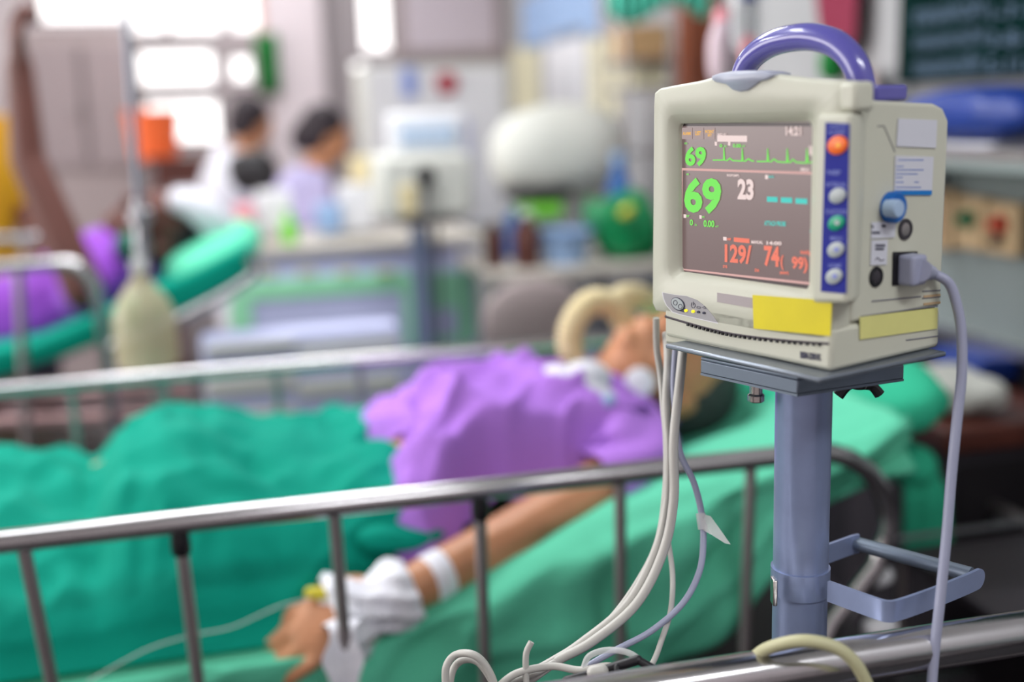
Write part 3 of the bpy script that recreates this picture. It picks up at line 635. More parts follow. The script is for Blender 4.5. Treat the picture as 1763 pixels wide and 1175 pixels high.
# pillow: long green pillow tied in a knot at the head end
def superell(c, r, R, e=.75, nu=40, nv=20, nse=None):
    b = MB(); rs = []
    f = lambda w_, m_: math.copysign(abs(w_)**m_, w_)
    for i in range(nv+1):
        a = -PI/2+PI*i/nv; a = max(-PI/2+.03, min(PI/2-.03, a)); ring = []
        for j in range(nu):
            q = 2*PI*j/nu; x = r[0]*f(math.cos(a), 1)*f(math.cos(q), e); y = r[1]*f(math.cos(a), 1)*f(math.sin(q), e); z = r[2]*f(math.sin(a), .8)
            p = V((x, y, z))
            if nse: p *= 1+nse*noise.noise(p*9+V((3, 1, 0)))+nse*.6*noise.noise(p*22)
            ring.append(c+R @ p)
        rs.append(ring)
    return b.rings(rs)
RP = RB @ Matrix.Rotation(-math.radians(10), 3, 'Y')
pil = superell(bp(.815, .48, .908), (.155, .31, .068), RP, .7, nse=.07).build('pillow', 'pillow', auto=False); tag(pil, 'mint green pillow tied at its corner, under the head of the patient in lilac', 'pillow')
kc = bt(1572, 800, .36)
b = superell(kc, (.045, .045, .04), RB, .9, 24, 14, nse=.25); b.build('knot', 'pillow', pil, auto=False)
b = MB(); tl = smooth_path([bt(1545, 770, .37), bt(1575, 800, .35), bt(1590, 850, .35), bt(1593, 900, .36), bt(1597, 965, .37)], 6)
rs = []
for i, p in enumerate(tl):
    u = i/(len(tl)-1); wd = .018+.024*sm(u*1.6); ring = []
    for j in range(24):
        a = 2*PI*j/24; rr = 1+.22*math.cos(a*5+u*3); ring.append(p+D_*(wd*rr*math.cos(a))+N_*(wd*.55*rr*math.sin(a)))
    rs.append(ring)
b.rings(rs); b.build('tied_end', 'pillow', pil, auto=False)
b = MB(); tl = smooth_path([bt(1480, 740, .38), bt(1520, 760, .36), bt(1565, 795, .36)], 6); b.tube(tl, lambda u: .055-.03*u, 18); b.build('gathered_corner', 'pillow', pil, auto=False)

# ================================================================== PEOPLE
def head_prims(b, c, R, k=1.0):
    """R columns: x right, y face direction, z crown"""
    P = lambda x, y, z: c+R @ V((x*k, y*k, z*k)); E = lambda x, y, z, rx, ry, rz: b.ell(P(x, y, z), (rx*k, ry*k, rz*k), R)
    E(0, -.008, .03, .076, .094, .088); E(0, .018, -.045, .060, .070, .062); E(0, .062, -.082, .026, .022, .018)
    E(0, .05, .035, .060, .042, .045); b.cap(P(0, .088, .018), P(0, .108, -.022), .0085*k, .0125*k); E(-.011, .094, -.027, .009, .011, .008); E(.011, .094, -.027, .009, .011, .008)
    E(0, .084, -.048, .025, .012, .0065); E(0, .082, -.060, .021, .012, .0075)
    for s_ in (-1, 1):
        E(.032*s_, .076, .010, .0155, .011, .0095); E(.030*s_, .082, .033, .022, .012, .0075); E(.044*s_, .058, -.028, .022, .022, .026); E(.078*s_, -.012, -.002, .009, .021, .032); E(.078*s_, -.006, -.022, .007, .010, .012)
    return P
def hair_part(parent, c, R, k, m, remesh=.006, long=0):
    b = MB(); E = lambda x, y, z, rx, ry, rz: b.ell(c+R @ V((x*k, y*k, z*k)), (rx*k, ry*k, rz*k), R)
    E(0, -.024, .045, .082, .092, .086); E(0, -.05, -.01, .074, .060, .07)
    for s_ in (-1, 1): E(.06*s_, -.03, .01, .026, .045, .05)
    if long: E(0, -.085, -.02, .055, .05, .07)
    return b.build('hair', m, parent, remesh=remesh)
def hand_prims(b, wrist, R, k=1.0, curl=.5):
    """R: x across the palm (thumb side +), y towards fingertips, z back of hand"""
    P = lambda x, y, z: wrist+R @ V((x*k, y*k, z*k))
    b.ell(P(0, .052, 0), (.043*k, .052*k, .016*k), R); b.ell(P(0, .02, 0), (.032*k, .03*k, .02*k), R); b.ell(P(.028, .035, -.006), (.018*k, .034*k, .014*k), R)
    for x, l, r in ((.030, .072, .0088), (.010, .080, .009), (-.011, .074, .0088), (-.031, .058, .0078)):
        p = P(x, .09, 0); a = curl*.35; seg = [l*.45, l*.3, l*.25]
        for i, s_ in enumerate(seg):
            q = p+R @ V((x*.1*k*.2, math.cos(a)*s_*k, -math.sin(a)*s_*k)); b.cap(p, q, r*k*(1-.08*i), r*k*(.92-.08*i)); p = q; a += curl*.75
    p = P(.034, .03, -.004); q = P(.060, .062, -.012); r_ = P(.062, .088, -.022); b.cap(p, q, .0125*k, .0105*k); b.cap(q, r_, .0105*k, .0088*k)
def Rcols(x, y, z): return Matrix((x, y, z)).transposed()
def ortho(y, zhint):
    y = y.normalized(); x = y.cross(zhint).normalized(); z = x.cross(y).normalized(); return Rcols(x, y, z)

# ---- the patient in the near bed
P1_ = thing('person', 'person in a lilac gown lying in the near bed, wrist wrapped in white gauze', 'person', bp(.2, .45, .74))
hc = bt(1142, 655, .46)+Z_*.012
crown = (bp(.66, .51, .93)-bp(.37, .48, .965)).normalized(); face = (V(Z_)*1.0 - N_*.42 + D_*.12); face = (face-crown*face.dot(crown)).normalized(); xr = face.cross(crown).normalized()
RH = Rcols(xr, face, crown)
b = MB(); HP = head_prims(b, hc, RH, 1.14)
nk = bp(.345, .47, .875)
b.cap(hc-crown*.05-face*.02, nk, .056, .06)
SN_ = bt(1088, 822, .25); EL = bt(885, 935, .165); WR = bt(700, 1018, .10); KN_ = bt(570, 1075, .085)
SF = bp(.32, .68, .86)
b.cap(hc-crown*.07, bp(.36, .47, .90), .062, .062); b.ell(bp(.23, .46, .850), (.13, .145, .092), RB); b.ell(bp(.09, .46, .838), (.15, .135, .080), RB); b.ell(bp(-.02, .44, .808), (.12, .165, .070), RB); b.ell(bp(.02, .37, .842), (.08, .12, .070), RB); b.ell(bp(-.12, .46, .79), (.13, .16, .075), RB)
b.cap(SN_+V((0, 0, .0)), bp(.3, .45, .875), .056, .07); b.cap(SF, bp(.3, .5, .875), .056, .07)
b.cap(SN_, EL, .060, .052); b.cap(EL, WR, .052, .034)
b.cap(SF, bp(.08, .74, .80), .047, .038); b.cap(bp(.08, .74, .80), bp(-.10, .68, .78), .036, .025)
RHd = ortho(KN_-WR, Z_*.75-N_*.65); hand_prims(b, WR+(KN_-WR).normalized()*.035, RHd, 1.36, .95)
for tt, kn in ((.42, bp(-.38, .46, .855)), (.52, bp(-.40, .56, .85))):
    hip = bp(-.14, tt, .79); b.cap(hip, kn, .068, .048); an = bp(-.74, tt+.02, .75); b.cap(kn, an, .045, .030); b.cap(an, an+D_*-.02+Z_*.0+bp(-.16, 0, .05)-bp(0, 0, 0), .032, .025)
body1 = b.build('body', 'skin', P1_, remesh=.0048, relax=5)
hair_part(P1_, hc-crown*-.004, RH, 1.15, 'hair', .006)
b = MB()
for s_ in (-1, 1): b.cap(HP(.018*s_, .092, .036), HP(.045*s_, .078, .038), .0035, .0025)
b.build('eyebrows', 'hair', P1_)
# cheek tape, shoulder pad, wrist wrap, tape band
b = MB(); q = bt(1102, 657, .362)
nrm = (Z_*.45-N_*.8-D_*.15).normalized(); b.lathe(q-nrm*.004, [(.026, -.014), (.026, .003), (.02, .006), (.001, .0065)], 20, nrm); plabel(b.build('cheek_tape', 'gauze', P1_), 'round white tape pad on the cheek')
q = bt(1012, 838, .20); b = MB().ell(q, (.026, .020, .016), RB); plabel(b.build('arm_pad', 'gauze', P1_), 'white cotton pad on the upper arm')
ax = (WR-EL).normalized(); b = MB(); c = WR-ax*.055
x_, y_ = frame_of(ax)
b.lathe(c-ax*.012, [(.0375, -.0), (.0395, .003), (.0385, .028), (.036, .033)], 30, ax); plabel(b.build('tape_band', 'gauze', P1_), 'white tape band round the forearm')
b = MB(); rs = []
dr = (KN_-WR).normalized()
for i in range(15):
    u = i/14; p = WR-dr*.008+dr*.115*u; ring = []
    for j in range(40):
        a = 2*PI*j/40; r = .043+.006*math.sin(u*9)+.014*sm((u-.55)*2)+.007*noise.noise(V((math.cos(a)*2, math.sin(a)*2, u*5)))+(.006*math.sin(a*9+u*11))
        X, Y = frame_of(dr); ring.append(p+X*(r*1.15*math.cos(a))+Y*(r*math.sin(a)))
    rs.append(ring)
b.rings(rs); wrap = b.build('wrist_wrap', 'gauze', P1_, auto=False); plabel(wrap, 'crumpled white gauze wrapped round the wrist')
b = MB(); rs = []
tl = smooth_path([WR+dr*.10-Z_*.01, bt(590, 1070, .02), bt(588, 1110, -.006), bt(592, 1150, -.012), bt(594, 1210, -.01)], 6)
for i, p in enumerate(tl):
    wd = .022+.006*math.sin(i*.5); rs.append([p+D_*wd*math.cos(a*PI/10)+N_*(-.003*math.cos(a*PI/5)*2-.004*math.sin(a*PI/10))+D_*0 for a in range(20)])
b.rings(rs); plabel(b.build('wrist_strap', 'gauze', P1_, auto=False), 'white cloth strip from the wrist wrap hanging at the rail post')
# gown: draped shell over torso and shoulder
def gtop(s):
    pts = [(-.12, .84), (-.06, .875), (0, .935), (.13, .988), (.22, .985), (.30, .965), (.36, .93), (.45, .90), (.52, .87)]
    for (a, za), (c_, zc) in zip(pts, pts[1:]):
        if s <= c_: u = sm((s-a)/(c_-a)); return za+(zc-za)*u
    return .87
def gown_f(u, v):
    # v: near edge -> far edge ; u: waist -> shoulder
    t = .13+.66*v; s_lo = -.10+.115*math.exp(-((v-.30)/.11)**2)+.010*math.sin(v*17)+.07*(1-sm(v/.2)); s_hi = .275+.205*math.exp(-((t-.26)/.10)**2)+.06*math.exp(-((t-.68)/.08)**2)
    s = s_lo+(s_hi-s_lo)*u; tl = .14+.095*sm((s+.0)/.13); t = tl+(.79-tl)*v; k = (t-.45)/.33
    zb_ = ztop(s)+.012; zt = gtop(s)
    prof = max(0, 1-abs(k)**2.6)**.62
    if t < .45: prof = max(prof, .30*sm((t-.12)/.05)); prof = max(prof, .45*sm((s-.2)/.1)) if t < .4 else prof
    z = zb_+(zt-zb_)*prof
    z += .035*math.exp(-((t-.27)/.075)**2)*math.exp(-((s-.40)/.08)**2)
    f = noise.noise(V((s*6+t*5, t*10-s*4, 2.3))); r1 = (1-abs(noise.noise(V((s*7+t*4, t*5-s*3, 7.7)))*2.2)); r2 = (1-abs(noise.noise(V((s*13-t*6, t*12+s*6, 1.7)))*2.2))
    if v < .09: z = zb_+(z-zb_)*(.1+.9*sm(v/.09))
    z += (.014*f+.042*max(0, r1)**2*(.35+.65*prof)+.018*max(0, r2)**2)*(1-.65*sm((t-.42)/.2)); z -= .035*(1-sm(u/.14))*prof+.024*prof+.004*math.sin(30*(s+.7*t)+3*f)-.012
    return bp(s, t, z)
gw = MB().grid(80, 80, gown_f).build('gown', 'gown', P1_, solid=.004, auto=False); plabel(gw, 'crumpled lilac hospital gown')
# sleeve over the near shoulder
b = MB(); rs = []
sa = bp(.36, .40, .90); path = [sa, SN_+V((0, 0, .008)), SN_+(EL-SN_)*.27]
pp = smooth_path(path, 8)
for i, p in enumerate(pp):
    u = i/(len(pp)-1); t_ = (pp[min(i+1, len(pp)-1)]-pp[max(i-1, 0)]).normalized(); X, Y = frame_of(t_); r0 = .088-.010*u
    rs.append([p+X*((r0+.007*math.sin(5*a_*2*PI/36+u*4))*math.cos(a_*2*PI/36))+Y*((r0+.007*math.sin(5*a_*2*PI/36+u*4))*math.sin(a_*2*PI/36)) for a_ in range(36)])
b.rings(rs, cap=False).build('sleeve', 'gown', P1_, solid=.003, auto=False)
for pts in ([(960, 770), (985, 740), (1020, 715), (1060, 700)], [(1010, 735), (1025, 770), (1030, 795)], [(965, 775), (1000, 755), (1012, 728)]):
    tp = []
    for x, y in pts:
        best = bt(x, y, .36); tp.append(best+(CAM-best).normalized()*.0)
    MB().tube(smooth_path(tp, 4), .0045, 8).build('gown_tie', 'pink', P1_)
# tracheostomy collar and tube fittings (worn)
b = MB()
b.tube(smooth_path([bt(945, 650, .40), bt(975, 662, .36), bt(1020, 686, .33), bt(1060, 708, .31)], 6), lambda u: .022+.010*math.sin(PI*u), 16)
b.ell(bt(1008, 655, .36), (.045, .04, .034), RB); plabel(b.build('neck_dressing', 'white_c', P1_), 'white dressing and tie round the neck')
b = MB().ell(bt(1047, 694, .285), (.016, .012, .014), RB); plabel(b.build('cuff_balloon', 'ltblue', P1_), 'pale blue balloon at the neck dressing')

# ---- blanket
def bl_top(s):
    pts = [(-1.2, .80), (-.9, .83), (-.74, .885), (-.60, .895), (-.53, .882), (-.485, .885), (-.43, .935), (-.37, .962), (-.30, .945), (-.22, .915), (-.12, .905), (-.03, .918), (.06, .91)]
    for (a, za), (c_, zc) in zip(pts, pts[1:]):
        if s <= c_: u = sm((s-a)/(c_-a)); return za+(zc-za)*u
    return .91
def blanket_f(u, v):
    s1 = .0+.05*(1-sm((v-.02)/.28))+.010*math.sin(v*14)-.045*math.exp(-((v-.33)/.06)**2); s = -1.2+(s1+1.2)*(u**.85); tn = .085+.10*sm((s+.22)/.16); t = tn+(.875-tn)*v
    zt = bl_top(s+.05*(t-.5)); zb_ = ztop(s)+.018; k = (t-.504)/.42 if t < .504 else (t-.504)/.371
    prof = (1-abs(k)**2.6)**.7 if abs(k) < 1 else 0
    z = zb_+(zt-zb_)*prof
    # folds radiating from the raised knees towards the near edge
    ang = math.atan2(t-.62, s+.36)
    w1 = math.sin(ang*13+1.5*noise.noise(V((s*4, t*4, 0)))); amp = (1-prof*.75)*sm(v*9)*.9
    z += .015*w1*amp+.034*noise.noise(V((s*6, t*7, 5)))*sm(v*8)*(1-.5*prof)+.016*noise.noise(V((s*14+t*6, t*13, 9)))*sm(v*8)
    z += .024*max(0, 1-abs(noise.noise(V((s*4.5+t*3, t*5-s*2.5, 4))))*3.4)**2*sm(v*7)*(1-.7*prof)+.012*(1-.6*prof)*max(0, 1-abs(noise.noise(V((s*9-t*7, t*8+s*6, 8))))*3)**2*sm(v*7)-.012
    # long crease between the two humps and one towards the hip
    z -= .020*math.exp(-((s+.50+.10*(t-.5))/.022)**2)*sm(v*6)
    z -= .016*math.exp(-((s+.03-(.52-t)*.45)/.02)**2)*sm((v-.1)*8)
    if u > .985: z -= .012
    if v < .02: z = zb_-.01
    return bp(s, t, z)
bl = MB().grid(170, 90, blanket_f).build('blanket', 'teal', origin=bp(-.5, .45, .72), solid=.006, auto=False); tag(bl, 'teal green blanket draped over the raised knees of the patient in lilac', 'blanket')
superell(bt(695, 915, .215), (.085, .05, .026), RB, .9, 30, 16, nse=.25).build('turned_corner', 'teal', bl, auto=False)

# ---- drip line connectors lying on the blanket near the hand
def cable(name, label, cat, pts, r, m, group=None, n=8, seg=10):
    o = MB().tube(smooth_path(pts, n), r, seg).build(name, m); return tag(o, label, cat, group)
dl = cable('drip_line', 'thin clear drip line running over the blanket to the bandaged hand', 'tube', [bt(150, 1175, .03), bt(250, 1120, .045), bt(330, 1095, .05), bt(400, 1080, .06), bt(480, 1045, .08), bt(540, 1030, .09)], .0012, 'clear')
b = MB().cap(bt(535, 1022, .10), bt(585, 1026, .10), .009, .012); plabel(b.build('injection_port', 'yellow', dl), 'yellow injection cap')
b = MB().cap(bt(555, 1036, .095), bt(590, 1042, .09), .006, .009); b.build('port_hub', 'white', dl)
b = MB().cap(bt(483, 1033, .13), bt(499, 1030, .13), .004, .005); b.build('line_clip', 'white', dl)

# ---- breathing tube
tp = smooth_path([bt(998, 668, .47), bt(988, 630, .49), bt(980, 585, .50), bt(992, 545, .50), bt(1022, 520, .51), bt(1056, 527, .52), bt(1080, 560, .52), bt(1100, 585, .54)], 10)
b = MB(); n_ = len(tp)*3
fine = smooth_path(tp, 3)
b.tube(fine, lambda u: .0225+.0025*math.sin(u*230), 16); br = b.build('breathing_tube', 'cream', auto=False); tag(br, 'cream corrugated breathing tube arching above the neck of the patient in lilac', 'tube')
b = MB(); b.rod(bt(1000, 672, .46), bt(986, 632, .485), .026, .0235); plabel(b.build('tube_connector', 'white', br), 'white connector')
b = MB(); b.tube(smooth_path([bt(1045, 535, .52), bt(1075, 512, .54), bt(1110, 515, .58), bt(1150, 545, .68), bt(1190, 580, .80), bt(1240, 640, .93)], 6), .024, 14); b.build('tube_branch', 'cream', br)

# ================================================================== CABLES OF THE MONITOR
q = at
cable('sensor_cable', 'thin grey cable hanging from behind the left edge of the patient monitor', 'cable', [q(1130, 548, 1.09), q(1131, 600, 1.10), q(1138, 650, 1.10), q(1142, 700, 1.09), q(1147, 760, 1.08), q(1146, 840, 1.07), q(1133, 930, 1.06), q(1100, 1000, 1.05), q(1050, 1068, 1.03), q(990, 1118, 1.02), q(930, 1155, 1.0), q(870, 1180, .99)], .0032, 'cable', 'monitor cables')
cable('sensor_cable', 'thick pale hose, left one of the pair hanging below the monitor tray', 'cable', [q(1147, 575, 1.10), q(1150, 620, 1.08), q(1147, 700, 1.06), q(1152, 780, 1.05), q(1148, 870, 1.05), q(1128, 950, 1.04), q(1080, 1040, 1.03), q(1000, 1108, 1.02), q(950, 1140, 1.01), q(900, 1168, 1.0), q(870, 1195, .99)], .0040, 'cable', 'monitor cables')
cable('sensor_cable', 'thick pale hose, right one of the pair hanging below the monitor tray', 'cable', [q(1176, 600, 1.06), q(1170, 660, 1.04), q(1160, 760, 1.03), q(1160, 860, 1.03), q(1142, 950, 1.03), q(1096, 1040, 1.02), q(1020, 1105, 1.01), q(960, 1138, 1.01), q(900, 1180, 1.0)], .0044, 'cable', 'monitor cables')
tc_ = cable('sensor_cable', 'grey cable with a clear paper tag, hanging furthest right below the monitor', 'cable', [q(1163, 600, 1.07), q(1160, 680, 1.06), q(1170, 775, 1.05), q(1194, 830, 1.05), q(1207, 880, 1.05), q(1211, 930, 1.04), q(1204, 985, 1.03), q(1175, 1040, 1.02), q(1120, 1088, 1.01), q(1060, 1120, 1.0), q(1010, 1150, .99), q(990, 1180, .98)], .0030, 'cable_b', 'monitor cables')
b = MB(); P = [q(1206, 884, 1.045), q(1224, 890, 1.04), q(1240, 912, 1.03), q(1258, 938, 1.02), q(1248, 936, 1.022), q(1226, 922, 1.03), q(1208, 912, 1.042)]
b.prism(P, V((0, .0006, 0))); plabel(b.build('cable_tag', 'clear', tc_, smooth=False), 'clear plastic tag')
b = MB().rod(q(1206, 884, 1.046), q(1210, 912, 1.043), .0045); b.build('tag_sleeve', 'clear', tc_)
cable('sensor_cable', 'slim beige cable hanging straight between the hoses and the tagged cable', 'cable', [q(1150, 930, 1.06), q(1158, 990, 1.05), q(1155, 1050, 1.03), q(1140, 1100, 1.01), q(1122, 1145, .99), q(1090, 1180, .97)], .0026, 'cable', 'monitor cables')
cable('looped_cable', 'pale grey cable coiled in a small double loop at the bottom edge', 'cable', [q(768, 1190, .99), q(768, 1150, .99), q(785, 1128, .99), q(815, 1128, .98), q(838, 1150, .98), q(852, 1190, .98), q(840, 1250, .98), q(800, 1260, .985), q(776, 1210, 1.0), q(778, 1160, 1.0), q(795, 1138, 1.0), q(822, 1140, .995), q(845, 1170, .99), q(856, 1200, .99)], .0034, 'cable')
cable('sensor_cable', 'pale cable rising from the bottom edge and joining the bundle on the rail', 'cable', [q(856, 1185, .98), q(890, 1160, .98), q(950, 1148, .98), q(1000, 1155, .97), q(1050, 1148, .965), q(1080, 1165, .96)], .0034, 'cable', 'monitor cables')
cable('cable_end', 'short white lead end sticking up at the bottom edge', 'cable', [q(906, 1175, .98), q(905, 1140, .98), q(907, 1122, .98), q(915, 1106, .98)], .0028, 'cable')
cable('clear_tube', 'clear thin tube curling above the black clip at the bottom edge', 'tube', [q(1005, 1150, .97), q(1015, 1130, .97), q(1045, 1120, .97), q(1080, 1124, .965), q(1105, 1140, .96), q(1120, 1160, .955)], .0028, 'clear')
clp = thing('cable_clip', 'black jointed clip bundling the pale cables beside the near rail', 'clip', q(1050, 1165, .95))
b = MB(); b.cap(q(975, 1172, .95), q(1040, 1155, .95), .0035); b.cap(q(1040, 1155, .95), q(1098, 1137, .945), .0042); b.cap(q(1098, 1137, .945), q(1125, 1152, .94), .0035); b.build('bar', 'black', clp)
b = MB(); b.cap(q(1022, 1158, .945), q(1036, 1156, .945), .0058); plabel(b.build('joint', 'cable', clp), 'pale joint'); b = MB(); b.cap(q(1062, 1150, .945), q(1064, 1166, .94), .003); b.build('prong', 'black', clp)
# yellowish cable arch over the foreground rail
cable('rail_cable', 'yellowish pale cable arching over the blurred foreground rail', 'cable', [q(1290, 1160, .94), q(1300, 1132, .92), q(1330, 1114, .90), q(1385, 1104, .885), q(1440, 1116, .88), q(1475, 1146, .88), q(1500, 1195, .885)], .0052, 'cable_y')
# power cord
pcord = thing('power_cord', 'blue-grey mains cord plugged into the side of the patient monitor and hanging down', 'cable', SD(1560, 465, .02))
c = SD(1556, 463, .0); b = MB(); b.box(c+UM*.008, (.008, .0095, .0125), RM); b.build('plug', 'cable_b', pcord, bevel=.003, seg=3)
c2 = c+UM*.0155
b = MB(); pr_ = []
for k in range(9): pr_ += [(.0092-.0004*k, .0038*k), (.0092-.0004*k, .0038*k+.0022), (.0062, .0038*k+.0024), (.0062, .0038*k+.0037)]
ax_ = (at(1612, 472, (c2-CAM).length*.985)-c2).normalized(); b.lathe(c2, pr_, 18, ax_); b.build('strain_relief', 'cable_b', pcord)
e2 = c2+ax_*.034
dC = (e2-CAM).dot(ray(881.5, 587.5))
pts = [c2+ax_*.01, e2, q(1632, 486, dC), q(1646, 520, dC), q(1655, 570, dC), q(1656, 640, dC), q(1648, 720, dC), q(1638, 820, dC), q(1630, 920, dC), q(1620, 1020, dC), q(1608, 1130, dC), q(1600, 1240, dC), q(1590, 1400, dC)]
MB().tube(smooth_path(pts, 8), .0043, 14).build('cord', 'cable_b', pcord)


# ================================================================== HEADWALL
PANELDARK = mat('shade_dark_laminate', rgb(30, 28, 34), .5, var=.1)  # near-black for dark furniture and the headwall shadow, both put into the colour
struct(MB().bbox(SW-.03, SW, T0, 2.6, 0, .86).build('trim_2', PANELDARK, smooth=False))
struct(MB().bbox(SW-.05, SW, T0, 2.6, .86, .885).build('trim_3', 'steel', smooth=False))
struct(MB().bbox(SW-.02, SW, T0, 2.6, .885, 1.30).build('trim_4', 'rail_panel', smooth=False))
def outlet(t0, t1, z0, z1, kind, label):
    e = thing('wall_outlet', label, 'outlet', bp(SW-.02, (t0+t1)/2, z0), 'outlets along the headwall')
    MB().bbox(SW-.055, SW-.02, t0, t1, z0, z1).build('plate', 'beige', e, bevel=.004)
    if kind == 'vent':
        for k in range(9): MB().bbox(SW-.058, SW-.055, t0+.03, t1-.015, z0+.02+k*.0125, z0+.026+k*.0125).build('louvre', 'brown', e, smooth=False)
    else:
        c = bp(SW-.056, (t0+t1)/2, (z0+z1)/2+.01); MB().lathe(c, [(.022, 0), (.022, .01), (.012, .012), (.012, .03), (.001, .031)], 20, -D_).build('knob', kind, e)
        if kind == 'red_k': MB().lathe(c-Z_*.035, [(.012, 0), (.012, .02), (.001, .021)], 16, -D_).build('port', 'black', e)
outlet(.915, 1.025, 1.075, 1.215, 'vent', 'beige louvred wall box, leftmost on the headwall right of the monitor')
outlet(.795, .895, 1.085, 1.205, 'green_k', 'beige wall outlet with a green knob')
outlet(.68, .785, 1.085, 1.20, 'red_k', 'beige wall outlet with a red knob and black port at the right edge')
bd = MB().bbox(SW-.03, SW, -.2, 1.205, 1.468, 2.3).build('blackboard', 'board', smooth=False, bevel=.003); tag(bd, 'dark green chalkboard with chalk writing hung high on the headwall', 'blackboard')
def wall_text(s_, x0, y0, x1, y1, parent, m='chalk'):
    sx = SW-.0315; A = bs(x0, y1, sx); Bx = bs(x1, y1, sx); T_ = bs(x0, y0, sx)
    O = V((A.x, A.y, A.z)); X = V((Bx.x-A.x, Bx.y-A.y, 0)); Y = V((0, 0, T_.z-A.z))
    t = text_mesh(s_, (O, X, Y), m, thick=.001, bold=.004)
    if t: t.build('chalk_writing', m, parent, smooth=False)
for s_, x0, y0, x1, y1 in (('\u0e02\u0e32\u0e22\u0e19\u0e2d\u0e01\u0e40\u0e27\u0e25\u0e32', 1573, 19, 1694, 45), ('1-7-1', 1704, 12, 1776, 37), ('\u0e02\u0e32\u0e22\u0e19\u0e2d\u0e01\u0e40\u0e27\u0e23\u0e1a\u0e48\u0e32\u0e22', 1573, 56, 1695, 86), ('3-8-1', 1702, 57, 1778, 83), ('\u0e02\u0e32\u0e22\u0e19\u0e2d\u0e01\u0e40\u0e27\u0e23\u0e14\u0e36\u0e01', 1573, 98, 1688, 132), ('5-11-1', 1698, 101, 1790, 130)):
    wall_text(s_, x0, y0, x1, y1, bd)
# shelf with blue bag and papers
sh = thing('wall_shelf', 'grey wall shelf under the chalkboard on the headwall', 'shelf', bp(SW, .6, 1.3))
MB().bbox(SW-.26, SW, -.4, 1.06, 1.285, 1.305).build('board', 'rail_panel', sh, smooth=False); MB().bbox(SW-.26, SW-.25, -.4, 1.06, 1.305, 1.33).build('lip', 'steel', sh, smooth=False)
for t_ in (-.3, .4, .98): MB().bbox(SW-.22, SW, t_-.01, t_+.01, 1.2, 1.285).build('shelf_support', 'steel', sh, smooth=False)
q_ = superell(bp(SW-.13, .72, 1.395), (.10, .22, .058), RB, .8, nse=.12); bg = q_.build('blue_bag', 'blue_bag', auto=False); tag(bg, 'blue bag lying on the headwall shelf', 'bag')
superell(bp(SW-.235, .82, 1.365), (.01, .06, .03), RB, .8).build('opening', 'black', bg, auto=False)
for k in range(5): tag(MB().box(bp(SW-.13, .76+.01*(k % 2), 1.309+.006*k), (.09, .17, .0028), RB @ Matrix.Rotation(.06*k-.1, 3, 'Z')).build('paper_sheet', ['white', 'paper', 'lilac', 'white', 'label'][k], smooth=False), ['lowest white folder', 'cream folder second from below', 'lilac folder in the middle', 'white folder second from the top', 'topmost pale folder'][k]+' of the stack under the blue bag', 'folder', 'folders on the headwall shelf')
# blue tray low at the wall
tag(MB().rings([[bs(x, y, SW-.13)+D_*dx for x, y in ((1600, 596), (1690, 622), (1686, 660), (1610, 630))] for dx in (0, .10)]).build('blue_box', 'blue_bag', bevel=.006), 'blue plastic box fixed to the headwall behind the mint pillow', 'box')
# bedside cabinet behind the pillow
cb = thing('bedside_cabinet', 'dark bedside cabinet with a reddish brown top right of the mint pillow', 'cabinet', bp(1.22, .62, 0))
cz = .80
MB().bbox(1.08, 1.38, .44, .80, .02, cz-.05).build('body', 'dark2', cb, bevel=.006); MB().bbox(1.06, 1.40, .42, .82, cz-.05, cz).build('cabinet_top', 'dark_wood', cb, bevel=.008)
MB().bbox(1.10, 1.36, .432, .44, .45, .72).build('drawer', 'dark', cb, smooth=False); MB().rod(bp(1.18, .425, .6), bp(1.28, .425, .6), .006).build('handle', 'steel', cb)
cl = superell(bp(1.17, .58, .84), (.085, .12, .045), RB, .8, nse=.3).build('white_cloth', 'pale', auto=False); tag(cl, 'crumpled white cloth on the reddish brown cabinet top', 'cloth')
# dark trolley with steel edges in the lower right
tr_ = thing('trolley', 'dark grey steel trolley beyond the foreground rail at the bottom right', 'trolley', bp(1.05, -.05, 0))
MB().bbox(.82, 1.40, -.30, .20, .66, .675).build('trolley_top', 'dark2', tr_, bevel=.003); MB().bbox(.82, 1.40, -.30, .20, .30, .315).build('lower_shelf', 'dark2', tr_, bevel=.003)
for s_ in (.83, 1.39):
    for t_ in (-.29, .19): lg = MB().rod(bp(s_, t_, .05), bp(s_, t_, .67), .009).build('leg', 'post', tr_); MB().lathe(bp(s_, t_-.01, .025), [(.005, 0), (.025, 0), (.025, .02), (.005, .02)], 16, N_).build('caster', 'rubber', lg)
for t_, z_ in ((-.305, .69), (.205, .69), (-.305, .62)): MB().rod(bp(.82, t_, z_), bp(1.40, t_, z_), .005).build('guard_rail', 'steel', tr_)
tag(MB().rod(bs(1702, 868, 1.2), bs(1800, 915, 1.1), .012).build('steel_tube', 'post'), 'steel tube leaning out of the dark at the right edge beside the cabinet', 'tube')
for x, y, lb in ((1508, 992, 'white plastic cap on the floor seen through the grip bracket'), (1515, 1080, 'white plastic cap on the floor just under the grip bracket')):
    c_ = bt(x, y, .08 if y < 1000 else .0); tag(superell(V((c_.x, c_.y, c_.z)), (.028, .02, .016), RB, .9).build('bed_knob', 'white', auto=False), lb, 'knob', 'white plastic caps under the bed')
